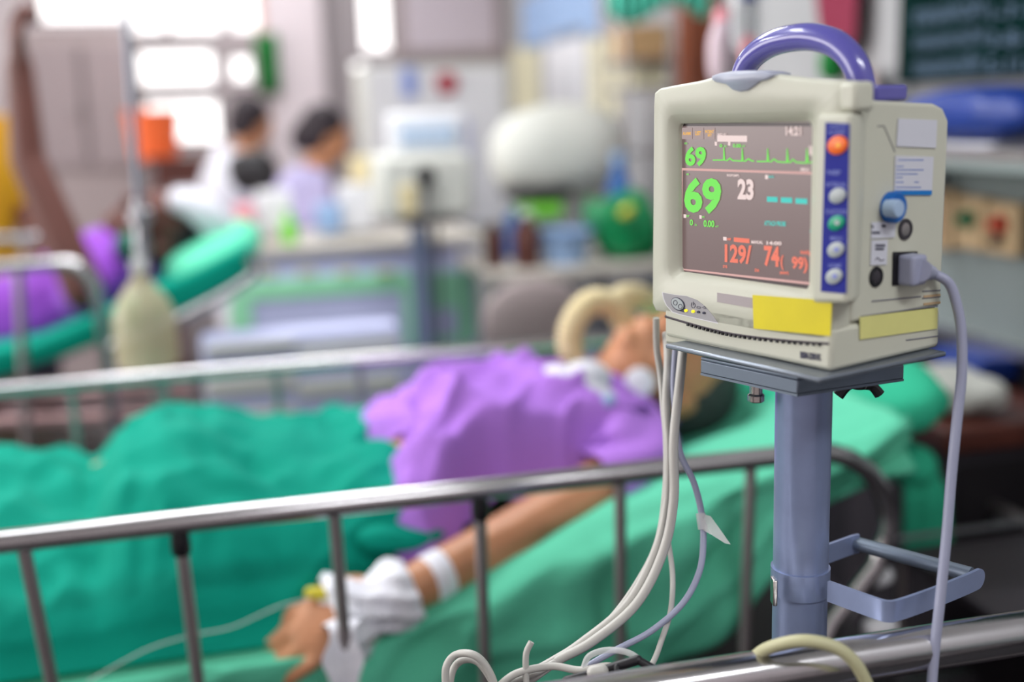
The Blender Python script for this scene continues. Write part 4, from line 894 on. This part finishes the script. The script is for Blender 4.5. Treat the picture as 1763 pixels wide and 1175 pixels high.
# ---- things hanging along the headwall further off
def pbox(name, x0, y0, x1, y1, t, depth, m, parent=None, bev=.004, floor=False, ceil=False):
    a, c_ = st(bt(x0, y1, t)), st(bt(x1, y0, t)); z0_ = 0 if floor else a[2]; z1_ = H if ceil else c_[2]
    return MB().bbox(a[0], c_[0], t, t+depth, z0_, z1_).build(name, m, parent, bevel=bev)
fb = thing('drip_bag', 'clear drip bag with a pinkish lower part hanging behind the monitor handle', 'drip bag', at(1283, 60, 2.3))
def soft(cx, cy, d, rx, ry, rz, m, name, parent=None, nse=.1, e=.8): return superell(at(cx, cy, d), (rx, ry, rz), RB, e, nse=nse).build(name, m, parent, auto=False)
MB().rod(at(1284, -30, 2.3), V((*at(1284, -30, 2.3).xy, 2.08)), .002).build('hanger', 'post', fb); soft(1283, 35, 2.3, .030, .012, .075, 'white', 'bag', fb, .05); soft(1290, 95, 2.3, .018, .01, .04, 'pinkp', 'lower_chamber', fb, .03); MB().rod(at(1284, -30, 2.3), at(1284, 5, 2.3), .022, .026).build('blue_cap', 'blue_bag', fb)
f2 = thing('suction_bottle', 'pale pink translucent tube bottle hanging left of the drip bag', 'bottle', at(1244, 90, 2.4))
MB().rod(at(1245, 20, 2.4), V((*at(1245, 20, 2.4).xy, 2.08)), .002).build('hanger', 'post', f2); soft(1244, 95, 2.4, .030, .03, .075, mat('pale_pink', rgb(212, 190, 200), .5), 'bottle', f2, .02); MB().rod(at(1245, 18, 2.4), at(1246, 38, 2.4), .02, .024).build('bottle_neck', 'pinkp', f2)
ps = thing('drip_stand', 'slim steel pole standing behind the patient monitor, holding the drip bag', 'stand', bp(*st(at(1265, 60, 2.45))[:2], 0)); pz = st(at(1265, 60, 2.45))
MB().rod(bp(pz[0], pz[1], .03), bp(pz[0], pz[1], 2.1), .011).build('pole', 'post', ps); MB().rod(bp(pz[0]-.12, pz[1], 2.08), bp(pz[0]+.12, pz[1], 2.08), .006).build('hook_bar', 'post', ps)
for k in range(3): a_ = 2*PI*k/3; MB().rod(bp(pz[0], pz[1], .06), bp(pz[0]+.22*math.cos(a_), pz[1]+.22*math.sin(a_), .03), .012).build('foot', 'post', ps)
MB().rings([[bs(x, y, SW-dx) for x, y in ((1398, -60), (1478, -60), (1474, 60), (1462, 92), (1430, 84), (1410, 50))] for dx in (.06, .02)]).build('red_cloth', 'red_c', bevel=.01); tag(bpy.data.objects['red_cloth'], 'dark red cloth hanging on the headwall above the monitor handle', 'cloth')
gq = bs(1432, 110, SW-.035); tag(superell(gq, (.035, .03, .05), RB, .8).build('green_bottle', 'curt', auto=False), 'green bottle on the headwall seen through the arch of the purple handle', 'bottle')
tag(MB().rings([[bs(x, y, SW-dx) for x, y in ((1462, 118), (1510, 118), (1512, 175), (1465, 175))] for dx in (.1, .0)]).build('grey_box', 'taupe', bevel=.004), 'taupe wall box right of the purple handle', 'box')
br2 = bs(1184, 80, SW-.1); a_ = st(br2); struct(MB().bbox(SW-.12, SW, a_[1]-.05, a_[1]+.05, 0, H).build('trim_5', 'brown', smooth=False))
cu = thing('curtain', 'turquoise curtain bunched at the top behind the monitor', 'curtain', at(1130, 20, 3.6))
def curt(x0, x1, y0, y1, d, m, nm, par, waves=9):
    b = MB(); A = at(x0, y0, d); Bq = at(x1, y0, d); dz = at(x0, y1, d).z-A.z
    b.grid(60, 6, lambda u, v: A+(Bq-A)*u+V((0, 0, dz*v*(1+.15*math.sin(u*7))))+N_*(.03*math.sin(u*waves*2*PI)))
    return b.build(nm, m, par, solid=.004, auto=False)
curt(1045, 1215, -90, 22, 3.6, 'turq', 'cloth', cu)
for n_, (x0, y0, x1, y1, t_, m_, lb) in enumerate(((1085, 42, 1150, 100, 2.6, 'tan', 'tan cardboard box on the high shelf under the turquoise curtain'), (1096, 100, 1148, 150, 2.62, 'paper', 'yellowish box below the tan cardboard box'))):
    o = pbox('cardboard_box', x0, y0, x1, y1, t_, .2, m_, None); tag(o, lb, 'box')
sr = thing('storage_rack', 'steel rack carrying cardboard boxes behind the left edge of the monitor', 'rack', bp(*st(bt(1120, 100, 2.7))[:2], 0))
A = st(bt(1080, 150, 2.58)); C_ = st(bt(1158, 150, 2.58))
for s_ in (A[0], C_[0]):
    for t_ in (2.6, 2.84): MB().rod(bp(s_, t_, 0), bp(s_, t_, 1.95), .01).build('upright', 'post', sr)
for y_ in (102, 152, 260, 400): z_ = st(bt(1118, y_, 2.58))[2]; MB().bbox(A[0]-.01, C_[0]+.01, 2.58, 2.86, z_-.012, z_).build('rack_shelf', 'steel', sr, smooth=False)
# ================================================================== SECOND BED
T2 = 1.62; PINKSTEEL = mat('pinkish_steel', rgb(214, 176, 176), .35, metal=.6)
b2 = thing('hospital_bed', 'second bed at the left with raised head end, under the patient in violet', 'hospital bed', bp(*st(bt(60, 600, T2+.4))[:2], 0), 'hospital beds')
def P2(x, y, t=T2): return bt(x, y, t)
r1_ = MB().tube(smooth_path([P2(-420, 478), P2(0, 459), P2(90, 454), P2(130, 458), P2(158, 485), P2(172, 540), P2(186, 640), P2(194, 760)], 8), .0165, 14).build('side_rail', 'chrome', b2)
for x in (32, -110, -260): MB().rod(P2(x, 468), P2(x+16, 800), .012).build('rail_post', 'post', r1_)
MB().tube(smooth_path([P2(-420, 418, T2+.85), P2(0, 411, T2+.85), P2(70, 409, T2+.85), P2(100, 440, T2+.85), P2(112, 560, T2+.85)], 8), .0165, 14).build('side_rail', 'chrome', b2)
MB().tube(smooth_path([P2(180, 602), P2(300, 552), P2(380, 512), P2(425, 484), P2(438, 470), P2(430, 440)], 6), .0155, 14).build('backrest_tube', 'chrome', b2)
for y_ in (683, 724): MB().tube([P2(-420, y_+20, T2+.1), P2(330, y_-14, T2+.1)], .021, 12).build('frame_bar', PINKSTEEL, b2)
a_ = st(P2(-420, 760)); c_ = st(P2(330, 745)); MB().bbox(a_[0], c_[0], T2+.05, T2+.8, .36, .52).build('bed_frame', 'dark', b2, bevel=.01)
for s_ in (a_[0]+.3, c_[0]-.1):
    for t_ in (T2+.1, T2+.75): lg = MB().rod(bp(s_, t_, .08), bp(s_, t_, .36), .022).build('leg', 'post', b2); MB().lathe(bp(s_, t_-.012, .055), [(.01, 0), (.055, 0), (.055, .024), (.01, .024)], 20, N_).build('caster', 'rubber', lg)
mo = [(-420, 745), (0, 652), (120, 612), (300, 545), (425, 478), (440, 440), (425, 420), (330, 470), (200, 528), (60, 590), (-420, 680)]
m2 = MB().rings([[bt(x, y, T2+.06)+N_*k for x, y in mo] for k in (0, .02, .68, .70)]).build('mattress', 'teal', smooth=False, bevel=.015); tag(m2, 'green sheeted mattress with raised head end on the second bed', 'mattress')
p2 = superell(bt(368, 440, T2+.36), (.15, .26, .07), RB @ Matrix.Rotation(-.42, 3, 'Y'), .75, nse=.08).build('pillow', 'mint', auto=False); tag(p2, 'mint pillow under the head of the patient in violet', 'pillow')
Q = thing('person', 'person in a violet gown in the second bed, one bare arm raised high', 'person', bp(*st(bt(120, 500, T2+.36))[:2], .8))
tq = T2+.36
hq = bt(268, 400, tq); cr = (bt(340, 372, tq)-bt(215, 420, tq)).normalized(); fc = (Z_*.85-N_*.45-D_*.25); fc = (fc-cr*fc.dot(cr)).normalized()
RQ = Rcols(fc.cross(cr).normalized(), fc, cr)
b = MB(); head_prims(b, hq, RQ, 1.22); b.cap(hq-cr*.07, bt(185, 470, tq), .058, .065)
b.cap(bt(185, 480, tq), bt(60, 545, tq), .13, .12); b.cap(bt(60, 545, tq), bt(-120, 600, tq), .12, .13)
SH, EB, FS = bt(145, 500, T2+.15), bt(48, 275, T2+.22), bt(34, 115, T2+.24)
b.cap(SH, EB, .056, .048); b.cap(EB, FS, .048, .036)
hnd = ortho(FS-EB, V((-1, -.3, 0))); hand_prims(b, FS, hnd, 1.3, 1.9)
b.cap(bt(150, 480, tq+.2), bt(20, 560, tq+.28), .05, .04)
b.cap(bt(-120, 600, tq-.1), bt(-400, 640, tq-.12), .08, .06); b.cap(bt(-120, 600, tq+.1), bt(-400, 640, tq+.12), .08, .06)
b.build('body', 'skin_d', Q, remesh=.007, relax=4)
hair_part(Q, hq, RQ, 1.2, 'hair_d', .008)
b = MB(); b.cap(bt(190, 478, tq), bt(60, 548, tq), .152, .142); b.cap(bt(60, 548, tq), bt(-130, 605, tq), .142, .15); b.cap(bt(205, 458, T2+.25), bt(150, 500, T2+.22), .07, .08); b.cap(bt(205, 470, tq+.14), bt(140, 510, tq+.22), .07, .07)
b.build('gown', 'gown2', Q, remesh=.011, relax=8)
b = MB(); b.ell(bt(228, 425, T2+.20), (.05, .04, .045), RB); plabel(b.build('mask', mat('dark_green_mask', rgb(20, 95, 80), .4), Q), 'dark green mask at the chin')
tw = MB(); tw.tube(smooth_path([bt(300, 345, tq-.06), bt(335, 352, tq-.09), bt(370, 385, tq-.09), bt(392, 425, tq-.05)], 6), lambda u: .034+.012*math.sin(PI*u), 18); plabel(tw.build('head_towel', 'white_c', Q), 'white towel over the forehead')
vis = thing('person', 'person in a yellow shirt at the left edge behind the raised arm', 'person', bp(*st(bt(-20, 400, 3.0))[:2], 0))
def figure(e, head, t, torso, hipz, skin, shirt, hair, facing, k=1.0, pants='dark', arms=None, long=0, seated=False):
    """head, torso: pixel positions at the ward depth t; facing: world direction of the face"""
    hc_ = bt(*head, t); tc_ = bt(*torso, t); up = (hc_-tc_).normalized(); f = facing.normalized(); f = (f-up*f.dot(up)).normalized(); x = f.cross(up).normalized(); R_ = Rcols(x, f, up)
    b = MB(); head_prims(b, hc_, R_, k); nk_ = hc_-up*.14*k; b.cap(hc_-up*.06*k, nk_, .05*k, .055*k)
    pel = V((tc_.x, tc_.y, hipz)); hx = x.copy(); hx.z = 0; hx.normalize(); ff = Z_.cross(hx)*1.0; ff = -ff if ff.dot(f) < 0 else ff
    b.ell(nk_-up*.16*k, (.17*k, .11*k, .17*k), R_); b.cap(nk_-up*.2*k, pel, .12*k, .125*k)
    sh = []; 
    for i, s_ in enumerate((-1, 1)):
        S_ = nk_+x*(.165*s_*k)-up*.05*k; 
        if arms and arms[i]: E_, W_ = arms[i]
        else: E_ = S_-Z_*.27+ff*.05+hx*.03*s_; W_ = E_-Z_*.12+ff*.2
        b.cap(S_, E_, .05*k, .04*k); b.cap(E_, W_, .04*k, .027*k); hand_prims(b, W_, ortho(W_-E_, Z_ if abs((W_-E_).normalized().z) < .8 else ff), k, .8); sh.append((S_, E_, W_))
        hp_ = pel+hx*(.09*s_)
        if seated: kn_ = hp_+ff*.42; b.cap(hp_, kn_, .08, .055); ft = V((kn_.x, kn_.y, .07)); b.cap(kn_, ft, .052, .035); b.cap(ft, ft+ff*.15-Z_*.03, .036, .028)
        else:
            kn_ = V((hp_.x, hp_.y, hipz*.52)); b.cap(hp_, kn_, .085, .055); ft = V((hp_.x, hp_.y, .08)); b.cap(kn_, ft, .052, .036); b.cap(ft, ft+ff*.15-Z_*.04, .036, .028)
    b.build('body', skin, e, remesh=.010, relax=4); hair_part(e, hc_, R_, k*1.03, hair, .010, long)
    b = MB(); b.ell(nk_-up*.16*k, (.19*k, .13*k, .185*k), R_); b.cap(nk_-up*.2*k, pel, .14*k, .15*k)
    for S_, E_, W_ in sh: b.cap(S_, S_+(E_-S_)*.9, .062*k, .056*k)
    b.build('shirt', shirt, e, remesh=.012, relax=6)
    b = MB(); b.ell(pel, (.17*k, .15*k, .12*k), RB)
    for s_ in (-1, 1):
        hp_ = pel+hx*(.09*s_)
        if seated: kn_ = hp_+ff*.42; b.cap(hp_, kn_, .095, .068); b.cap(kn_, V((kn_.x, kn_.y, .15)), .066, .055)
        else: b.cap(hp_, V((hp_.x, hp_.y, .15)), .1, .06)
    b.build('trousers', pants, e, remesh=.014, relax=4)
figure(vis, (-135, 150), 3.0, (-62, 330), .62, 'skin_d', 'yellow_c', 'hair_d', V((.6, -.8, 0)), 1.15, seated=True)
n1 = thing('person', 'nurse-like person with dark hair in a lilac white shirt, turned right behind the counter', 'person', bp(*st(bt(540, 300, 3.55))[:2], 0))
figure(n1, (560, 238), 3.55, (520, 350), .86, 'skin', 'lilac_c', 'hair_d', V((.9, .35, -.6)), 1.05, 'lilac_c', long=1)
n2 = thing('person', 'person in a white coat with dark hair, left of the lilac shirted person', 'person', bp(*st(bt(400, 260, 4.1))[:2], 0))
figure(n2, (432, 215), 4.1, (398, 320), .95, 'skin', 'white_c', 'hair_d', V((.7, .6, -.2)), 1.0, 'white_c')

# ---- drip stand with amber bottle between the beds
iv = thing('drip_stand', 'slim steel drip stand between the two beds at the left', 'stand', bp(*st(bt(246, 480, 1.22))[:2], 0))
A_ = bt(246, 480, 1.22); TOP = bt(207, -120, 1.22); 
MB().rod(V((A_.x+.02, A_.y, .03)), A_, .009).build('lower_pole', 'post', iv); MB().tube([bt(247, 480, 1.22), bt(240, 345, 1.22)], .0155, 14).build('clamp_tube', 'steel', iv); MB().tube([bt(240, 360, 1.22), TOP], .0075, 12).build('pole', 'tray_dark', iv)
MB().lathe(bt(241, 372, 1.22), [(.012, -.02), (.026, -.012), (.026, .012), (.012, .02)], 18).build('knuckle', 'steel', iv)
for k in range(4): a_ = 2*PI*k/4+.4; MB().rod(V((A_.x+.02, A_.y, .06)), V((A_.x+.02+.25*math.cos(a_), A_.y+.25*math.sin(a_), .02)), .012).build('foot', 'post', iv)
am = thing('drain_bottle', 'translucent amber bottle hanging on the drip stand in front of the second bed', 'bottle', bt(256, 620, 1.13))
c_ = bt(256, 630, 1.13); hh = bt(256, 465, 1.13).z-c_.z
MB().lathe(c_, [(.03, 0), (.066, .004), (.068, .02), (.067, hh*.52), (.055, hh*.68), (.03, hh*.85), (.016, hh*.93), (.016, hh)], 30).build('bottle', 'olive', am)
MB().lathe(c_+Z_*hh, [(.019, 0), (.019, .02), (.008, .024), (.008, .05)], 20).build('cap', 'clear', am)

# ================================================================== FAR END OF THE WARD
def T(x, y, t): return bt(x, y, t)
lk = thing('locker', 'tall taupe locker with two doors under the left window', 'locker', bp(*st(T(145, 300, 5.2))[:2], 0))
pbox('body', 66, 52, 226, 300, 5.15, .4, 'taupe', lk, floor=True); 
for x0, x1 in ((74, 142), (150, 218)): d_ = pbox('door', x0, 78, x1, 290, 5.13, .02, mat('taupe_door', rgb(150, 136, 138), .6), lk); pbox('handle', x1-10, 180, x1-6, 200, 5.11, .02, 'post', d_)
wb = thing('notice_board', 'framed pinkish grey board on the far wall above the white cabinet', 'board', T(775, 90, T1-.03))
pbox('frame', 684, -80, 866, 102, T1-.05, .05, 'taupe', wb); pbox('panel', 700, -70, 850, 86, T1-.06, .02, mat('board_panel', rgb(196, 184, 192), .7), wb)
gc = thing('curtain', 'green curtain strip beside the third window on the far wall', 'curtain', T(456, 60, T1-.1))
b = MB(); A = T(438, 58, T1-.3); Bq = T(476, 58, T1-.3); b.grid(24, 4, lambda u, v: A+(Bq-A)*u-Z_*(.34*v)+N_*.02*math.sin(u*20)); b.build('cloth', 'curt', gc, solid=.004)
b = MB(); b.rod(T(436, 57, T1-.3), T(478, 57, T1-.3), .008); b.build('rod', 'post', gc)
tag(pbox('door_panel', 442, -60, 474, 58, T1-.04, .03, mat('salmon_panel', rgb(214, 172, 160), .7)), 'salmon coloured board above the green curtain strip', 'board')
wc = thing('cabinet', 'tall white cabinet with a red mark, under the framed board', 'cabinet', bp(*st(T(755, 300, 3.9))[:2], 0))
pbox('body', 640, 108, 872, 400, 3.9, .45, 'pale', wc, floor=True); pbox('door', 648, 116, 754, 390, 3.88, .02, 'white', wc); pbox('door', 760, 116, 864, 390, 3.88, .02, 'white', wc)
pbox('blue_strip', 694, 116, 716, 168, 3.865, .02, mat('blue_strip', rgb(130, 150, 215), .5), wc); MB().lathe(T(769, 143, 3.87), [(.05, 0), (.05, .012), (.01, .013)], 24, -N_).build('red_mark', 'red', wc); pbox('lilac_strip', 782, 205, 808, 300, 3.865, .02, 'lilac', wc)
ve = thing('ventilator', 'white breathing machine on a grey pole in front of the tall white cabinet', 'ventilator', bp(*st(T(730, 590, 2.25))[:2], 0))
pbox('body', 658, 262, 812, 382, 2.2, .3, 'pale', ve, .02); pbox('display_housing', 672, 190, 800, 268, 2.25, .1, 'white', ve, .015); pbox('display', 690, 212, 784, 254, 2.24, .012, mat('pale_display', rgb(186, 204, 226), .3), ve)
pbox('front_panel', 690, 318, 716, 372, 2.19, .012, 'cream', ve); MB().lathe(T(731, 302, 2.19), [(.03, 0), (.03, .03), (.02, .036), (.001, .037)], 20, -N_).build('knob', 'black', ve); MB().rod(T(731, 305, 2.17), T(733, 385, 2.17), .006).build('rod', 'dark2', ve)
pbox('tray', 690, 382, 800, 390, 2.1, .45, 'dark2', ve); c_ = st(T(725, 450, 2.32)); MB().rod(bp(c_[0], c_[1], .08), bp(c_[0], c_[1], st(T(725, 390, 2.32))[2]), .032).build('pole', 'stand', ve); MB().rod(bp(c_[0]+.055, c_[1], .08), bp(c_[0]+.055, c_[1], st(T(725, 390, 2.32))[2]), .010).build('pole', 'dark2', ve)
b = MB()
for k in range(4): a_ = PI/4+PI/2*k; b.cap(bp(c_[0], c_[1], .1), bp(c_[0]+.28*math.cos(a_), c_[1]+.28*math.sin(a_), .06), .025, .02)
b.build('foot', 'stand', ve)
ct = thing('counter', 'lilac and green nursing counter with a beige top behind the drain bottle', 'counter', bp(*st(T(610, 500, 2.75))[:2], 0))
a_ = st(T(392, 430, 2.7)); c_ = st(T(822, 430, 2.7)); zc = a_[2]-.005; zc2 = (a_[2]+c_[2])/2
MB().bbox(a_[0]-.02, c_[0]+.02, 2.68, 3.3, zc2-.0, zc2+.03).build('top', 'top_b', ct, bevel=.004); MB().bbox(a_[0], c_[0], 2.71, 3.28, .05, zc2).build('body', 'lilac', ct)
def strip(x0, y0, x1, y1, m, nm, k=0): pbox(nm, x0, y0, x1, y1, 2.70-.002*k, .012, m, ct, .001)
strip(400, 468, 700, 520, 'l_green', 'green_band'); strip(700, 466, 815, 600, 'l_green', 'green_panel', 1); strip(400, 520, 432, 600, 'l_green', 'green_panel', 2); strip(748, 530, 785, 580, 'lilac', 'lilac_panel', 3)
for k, x in enumerate((460, 528, 596, 664)): pbox('drawer_pull', x-14, 466, x+14, 472, 2.685, .012, 'yellow', ct, .001)
for n_, (x0, y0, x1, y1, t_, dp, m_, nm, lb, ct_) in enumerate((
  (448, 330, 500, 402, 2.85, .2, 'white', 'white_box', 'white box on the left part of the counter', 'box'), (590, 318, 640, 400, 2.9, .2, 'white', 'white_box', 'upright white box on the counter left of the breathing machine', 'box'),
  (548, 352, 586, 402, 2.86, .15, 'ltblue', 'blue_box', 'light blue box in the middle of the counter', 'box'), (408, 352, 436, 404, 2.8, .12, 'pinkp', 'pink_box', 'pink box at the left end of the counter', 'box'),
  (610, 270, 655, 316, 3.0, .2, 'cream', 'file_box', 'cream file box behind the white boxes of the counter', 'box'), (408, 240, 452, 300, 4.3, .2, 'paper', 'yellowish_box', 'yellowish carton beside the white coated person', 'box'))):
    tag(pbox(nm, x0, y0, x1, y1, t_, dp, m_, bev=.008), lb, ct_)
bt_ = thing('bottle', 'bright lime green bottle on the counter', 'bottle', T(500, 415, 2.78)); MB().lathe(T(500, 418, 2.78), [(.028, 0), (.03, .01), (.03, .07), (.012, .09), (.012, .1)], 20).build('body', 'lime', bt_); MB().lathe(T(500, 418, 2.78)+Z_*.1, [(.014, 0), (.014, .02)], 16).build('cap', 'lime', bt_)
og = thing('orange_bin', 'orange plastic bin below the bright window at the left', 'bin', T(268, 262, 4.6)); MB().lathe(T(268, 268, 4.6), [(.11, 0), (.135, .24), (.145, .245), (.13, .25), (.12, .2)], 28).build('body', 'orange', og)
tb = thing('table', 'brown table under the orange bin by the bright window', 'table', bp(*st(T(340, 290, 4.6))[:2], 0)); a_ = st(T(250, 262, 4.4)); c_ = st(T(430, 262, 4.4)); tz = min(a_[2], c_[2])-.01
MB().bbox(a_[0], c_[0], 4.4, 4.95, tz-.03, tz).build('top', 'dark_wood', tb, bevel=.004)
for s_ in (a_[0]+.05, c_[0]-.05):
    for t_ in (4.45, 4.9): MB().bbox(s_-.02, s_+.02, t_-.02, t_+.02, 0, tz-.03).build('leg', 'dark_wood', tb, smooth=False)
MB().bbox(a_[0]+.05, c_[0]-.05, 4.43, 4.45, tz-.14, tz-.03).build('apron', 'dark_wood', tb, smooth=False)
og.location.z += tz-ORG[og.name].z
tag(superell(T(436, 296, 3.3), (.10, .07, .09), RB, .8, nse=.1).build('black_bag', 'dark', auto=False), 'dark bag between the towel and the lilac shirted person', 'bag')
lo = thing('low_cabinet', 'low white cabinet between the beds, seen through the far side rail', 'cabinet', bp(*st(T(500, 680, 1.62))[:2], 0))
a_ = st(T(350, 640, 1.6)); c_ = st(T(690, 640, 1.6)); zt_ = st(T(400, 582, 1.6))[2]
MB().bbox(a_[0], c_[0], 1.6, 1.72, .03, zt_).build('body', 'lilac', lo, bevel=.006)
for y0, y1 in ((584, 612), (645, 684), (700, 760)): pbox('drawer', 356, y0, 508, y1, 1.585, .014, 'pale', lo); pbox('drawer', 514, y0, 686, y1, 1.585, .014, 'pale', lo)
# table and clutter left of the monitor
tk = thing('table', 'grey work table crowded with bottles, behind the breathing tube', 'table', bp(*st(T(990, 420, 2.3))[:2], 0))
a_ = st(T(838, 440, 2.15)); c_ = st(T(1150, 440, 2.15)); z1 = st(T(990, 462, 2.15))[2]
MB().bbox(a_[0], c_[0], 2.15, 2.85, z1-.03, z1).build('top', 'top_b', tk, bevel=.004)
for s_ in (a_[0]+.04, c_[0]-.04):
    for t_ in (2.2, 2.8): MB().bbox(s_-.018, s_+.018, t_-.018, t_+.018, 0, z1-.03).build('leg', 'tray_dark', tk, smooth=False)
MB().bbox(a_[0]+.03, c_[0]-.03, 2.18, 2.8, .45, .47).build('lower_shelf', 'lilac', tk)
def onT(x, t_): q = st(T(x, 450, t_)); return bp(q[0], t_, z1)
def bottle(x, t_, r, h, m, lb, neck=.4, capm='white'):
    e = thing('bottle', lb, 'bottle', onT(x, t_)); c = onT(x, t_); MB().lathe(c, [(r*.9, 0), (r, .01), (r, h*.65), (r*neck, h*.85), (r*neck, h*.9)], 20).build('body', m, e); MB().lathe(c+Z_*h*.9, [(r*neck*1.2, 0), (r*neck*1.2, h*.1)], 16).build('cap', capm, e)
bottle(852, 2.3, .035, .17, 'dark_wood', 'brown bottle at the left end of the work table'); bottle(908, 2.25, .045, .19, 'dark_wood', 'larger brown bottle on the work table'); bottle(884, 2.5, .03, .2, 'blue', 'blue bottle behind the brown bottles')
bottle(1068, 2.5, .045, .36, 'blue', 'tall blue bottle behind the green bag', .5, 'ltblue')
bs_ = thing('basin', 'light blue basin on the work table', 'basin', onT(972, 2.3)); MB().lathe(onT(972, 2.3), [(.07, 0), (.095, .11), (.102, .112), (.09, .108), (.066, .01)], 30).build('bowl', 'ltblue', bs_)
g1 = superell(onT(1078, 2.32)+Z_*.1, (.125, .10, .12), RB, .85, nse=.3).build('green_bag', 'dk_green', auto=False); tag(g1, 'crumpled green plastic bag at the left edge of the monitor', 'bag')
tag(MB().cap(onT(1076, 2.2)+Z_*.17, onT(1084, 2.2)+Z_*.18, .018).build('yellow_cap', 'yellow'), 'small yellow cap on the green plastic bag', 'cap')
tag(superell(onT(1018, 2.4)+Z_*.18, (.022, .02, .035), RB, .9).build('green_clip', 'curt'), 'small green bottle top left of the green bag', 'bottle')
eq = thing('covered_machine', 'rounded pale covered machine with a black tray on the work table', 'machine', bp(*st(T(950, 330, 2.6))[:2], z1))
superell(T(962, 265, 2.75), (.26, .16, .19), RB, .7, nse=.04).build('cover', 'pale', eq, auto=False); pbox('black_tray', 882, 322, 988, 344, 2.5, .2, 'black', eq, .01); pbox('lime_tray', 905, 350, 972, 378, 2.48, .2, 'lime', eq, .01); pbox('stand_block', 890, 378, 1000, 452, 2.6, .2, 'white', eq, .01)
gc_ = thing('chair', 'grey rounded chair back under the work table', 'chair', bp(*st(T(920, 560, 1.75))[:2], 0)); superell(T(920, 560, 1.75), (.16, .035, .14), RB, .8).build('backrest', 'taupe', gc_); q_ = st(T(920, 620, 1.95)); MB().bbox(q_[0]-.2, q_[0]+.2, 1.78, 2.14, .44, .49).build('seat', 'taupe', gc_, bevel=.02)
for a1 in (-.17, .17):
    for t_ in (1.8, 2.1): MB().rod(bp(q_[0]+a1, t_, 0), bp(q_[0]+a1, t_, .45), .012).build('leg', 'post', gc_)
# papers pinned to the headwall beyond the rack
for x0, y0, x1, y1, m_, lb in ((882, 84, 930, 190, 'paper', 'yellowish notice, leftmost on the headwall'), (942, 60, 1010, 180, 'white', 'large white notice on the headwall'), (1016, 70, 1064, 200, 'paper', 'yellowish notice next to the storage rack'), (900, 0, 1030, 56, 'ltblue', 'pale blue banner high on the headwall')):
    sx = SW-.004; A, Bq, C_, E_ = bs(x0, y1, sx), bs(x1, y1, sx), bs(x1, y0, sx), bs(x0, y0, sx); z_a = min(A.z, Bq.z); z_b = max(C_.z, E_.z)
    ta, tb2 = st(A)[1], st(Bq)[1]; tag(MB().bbox(SW-.006, SW, min(ta, tb2), max(ta, tb2), z_a, z_b).build('notice', m_, smooth=False), lb, 'notice')
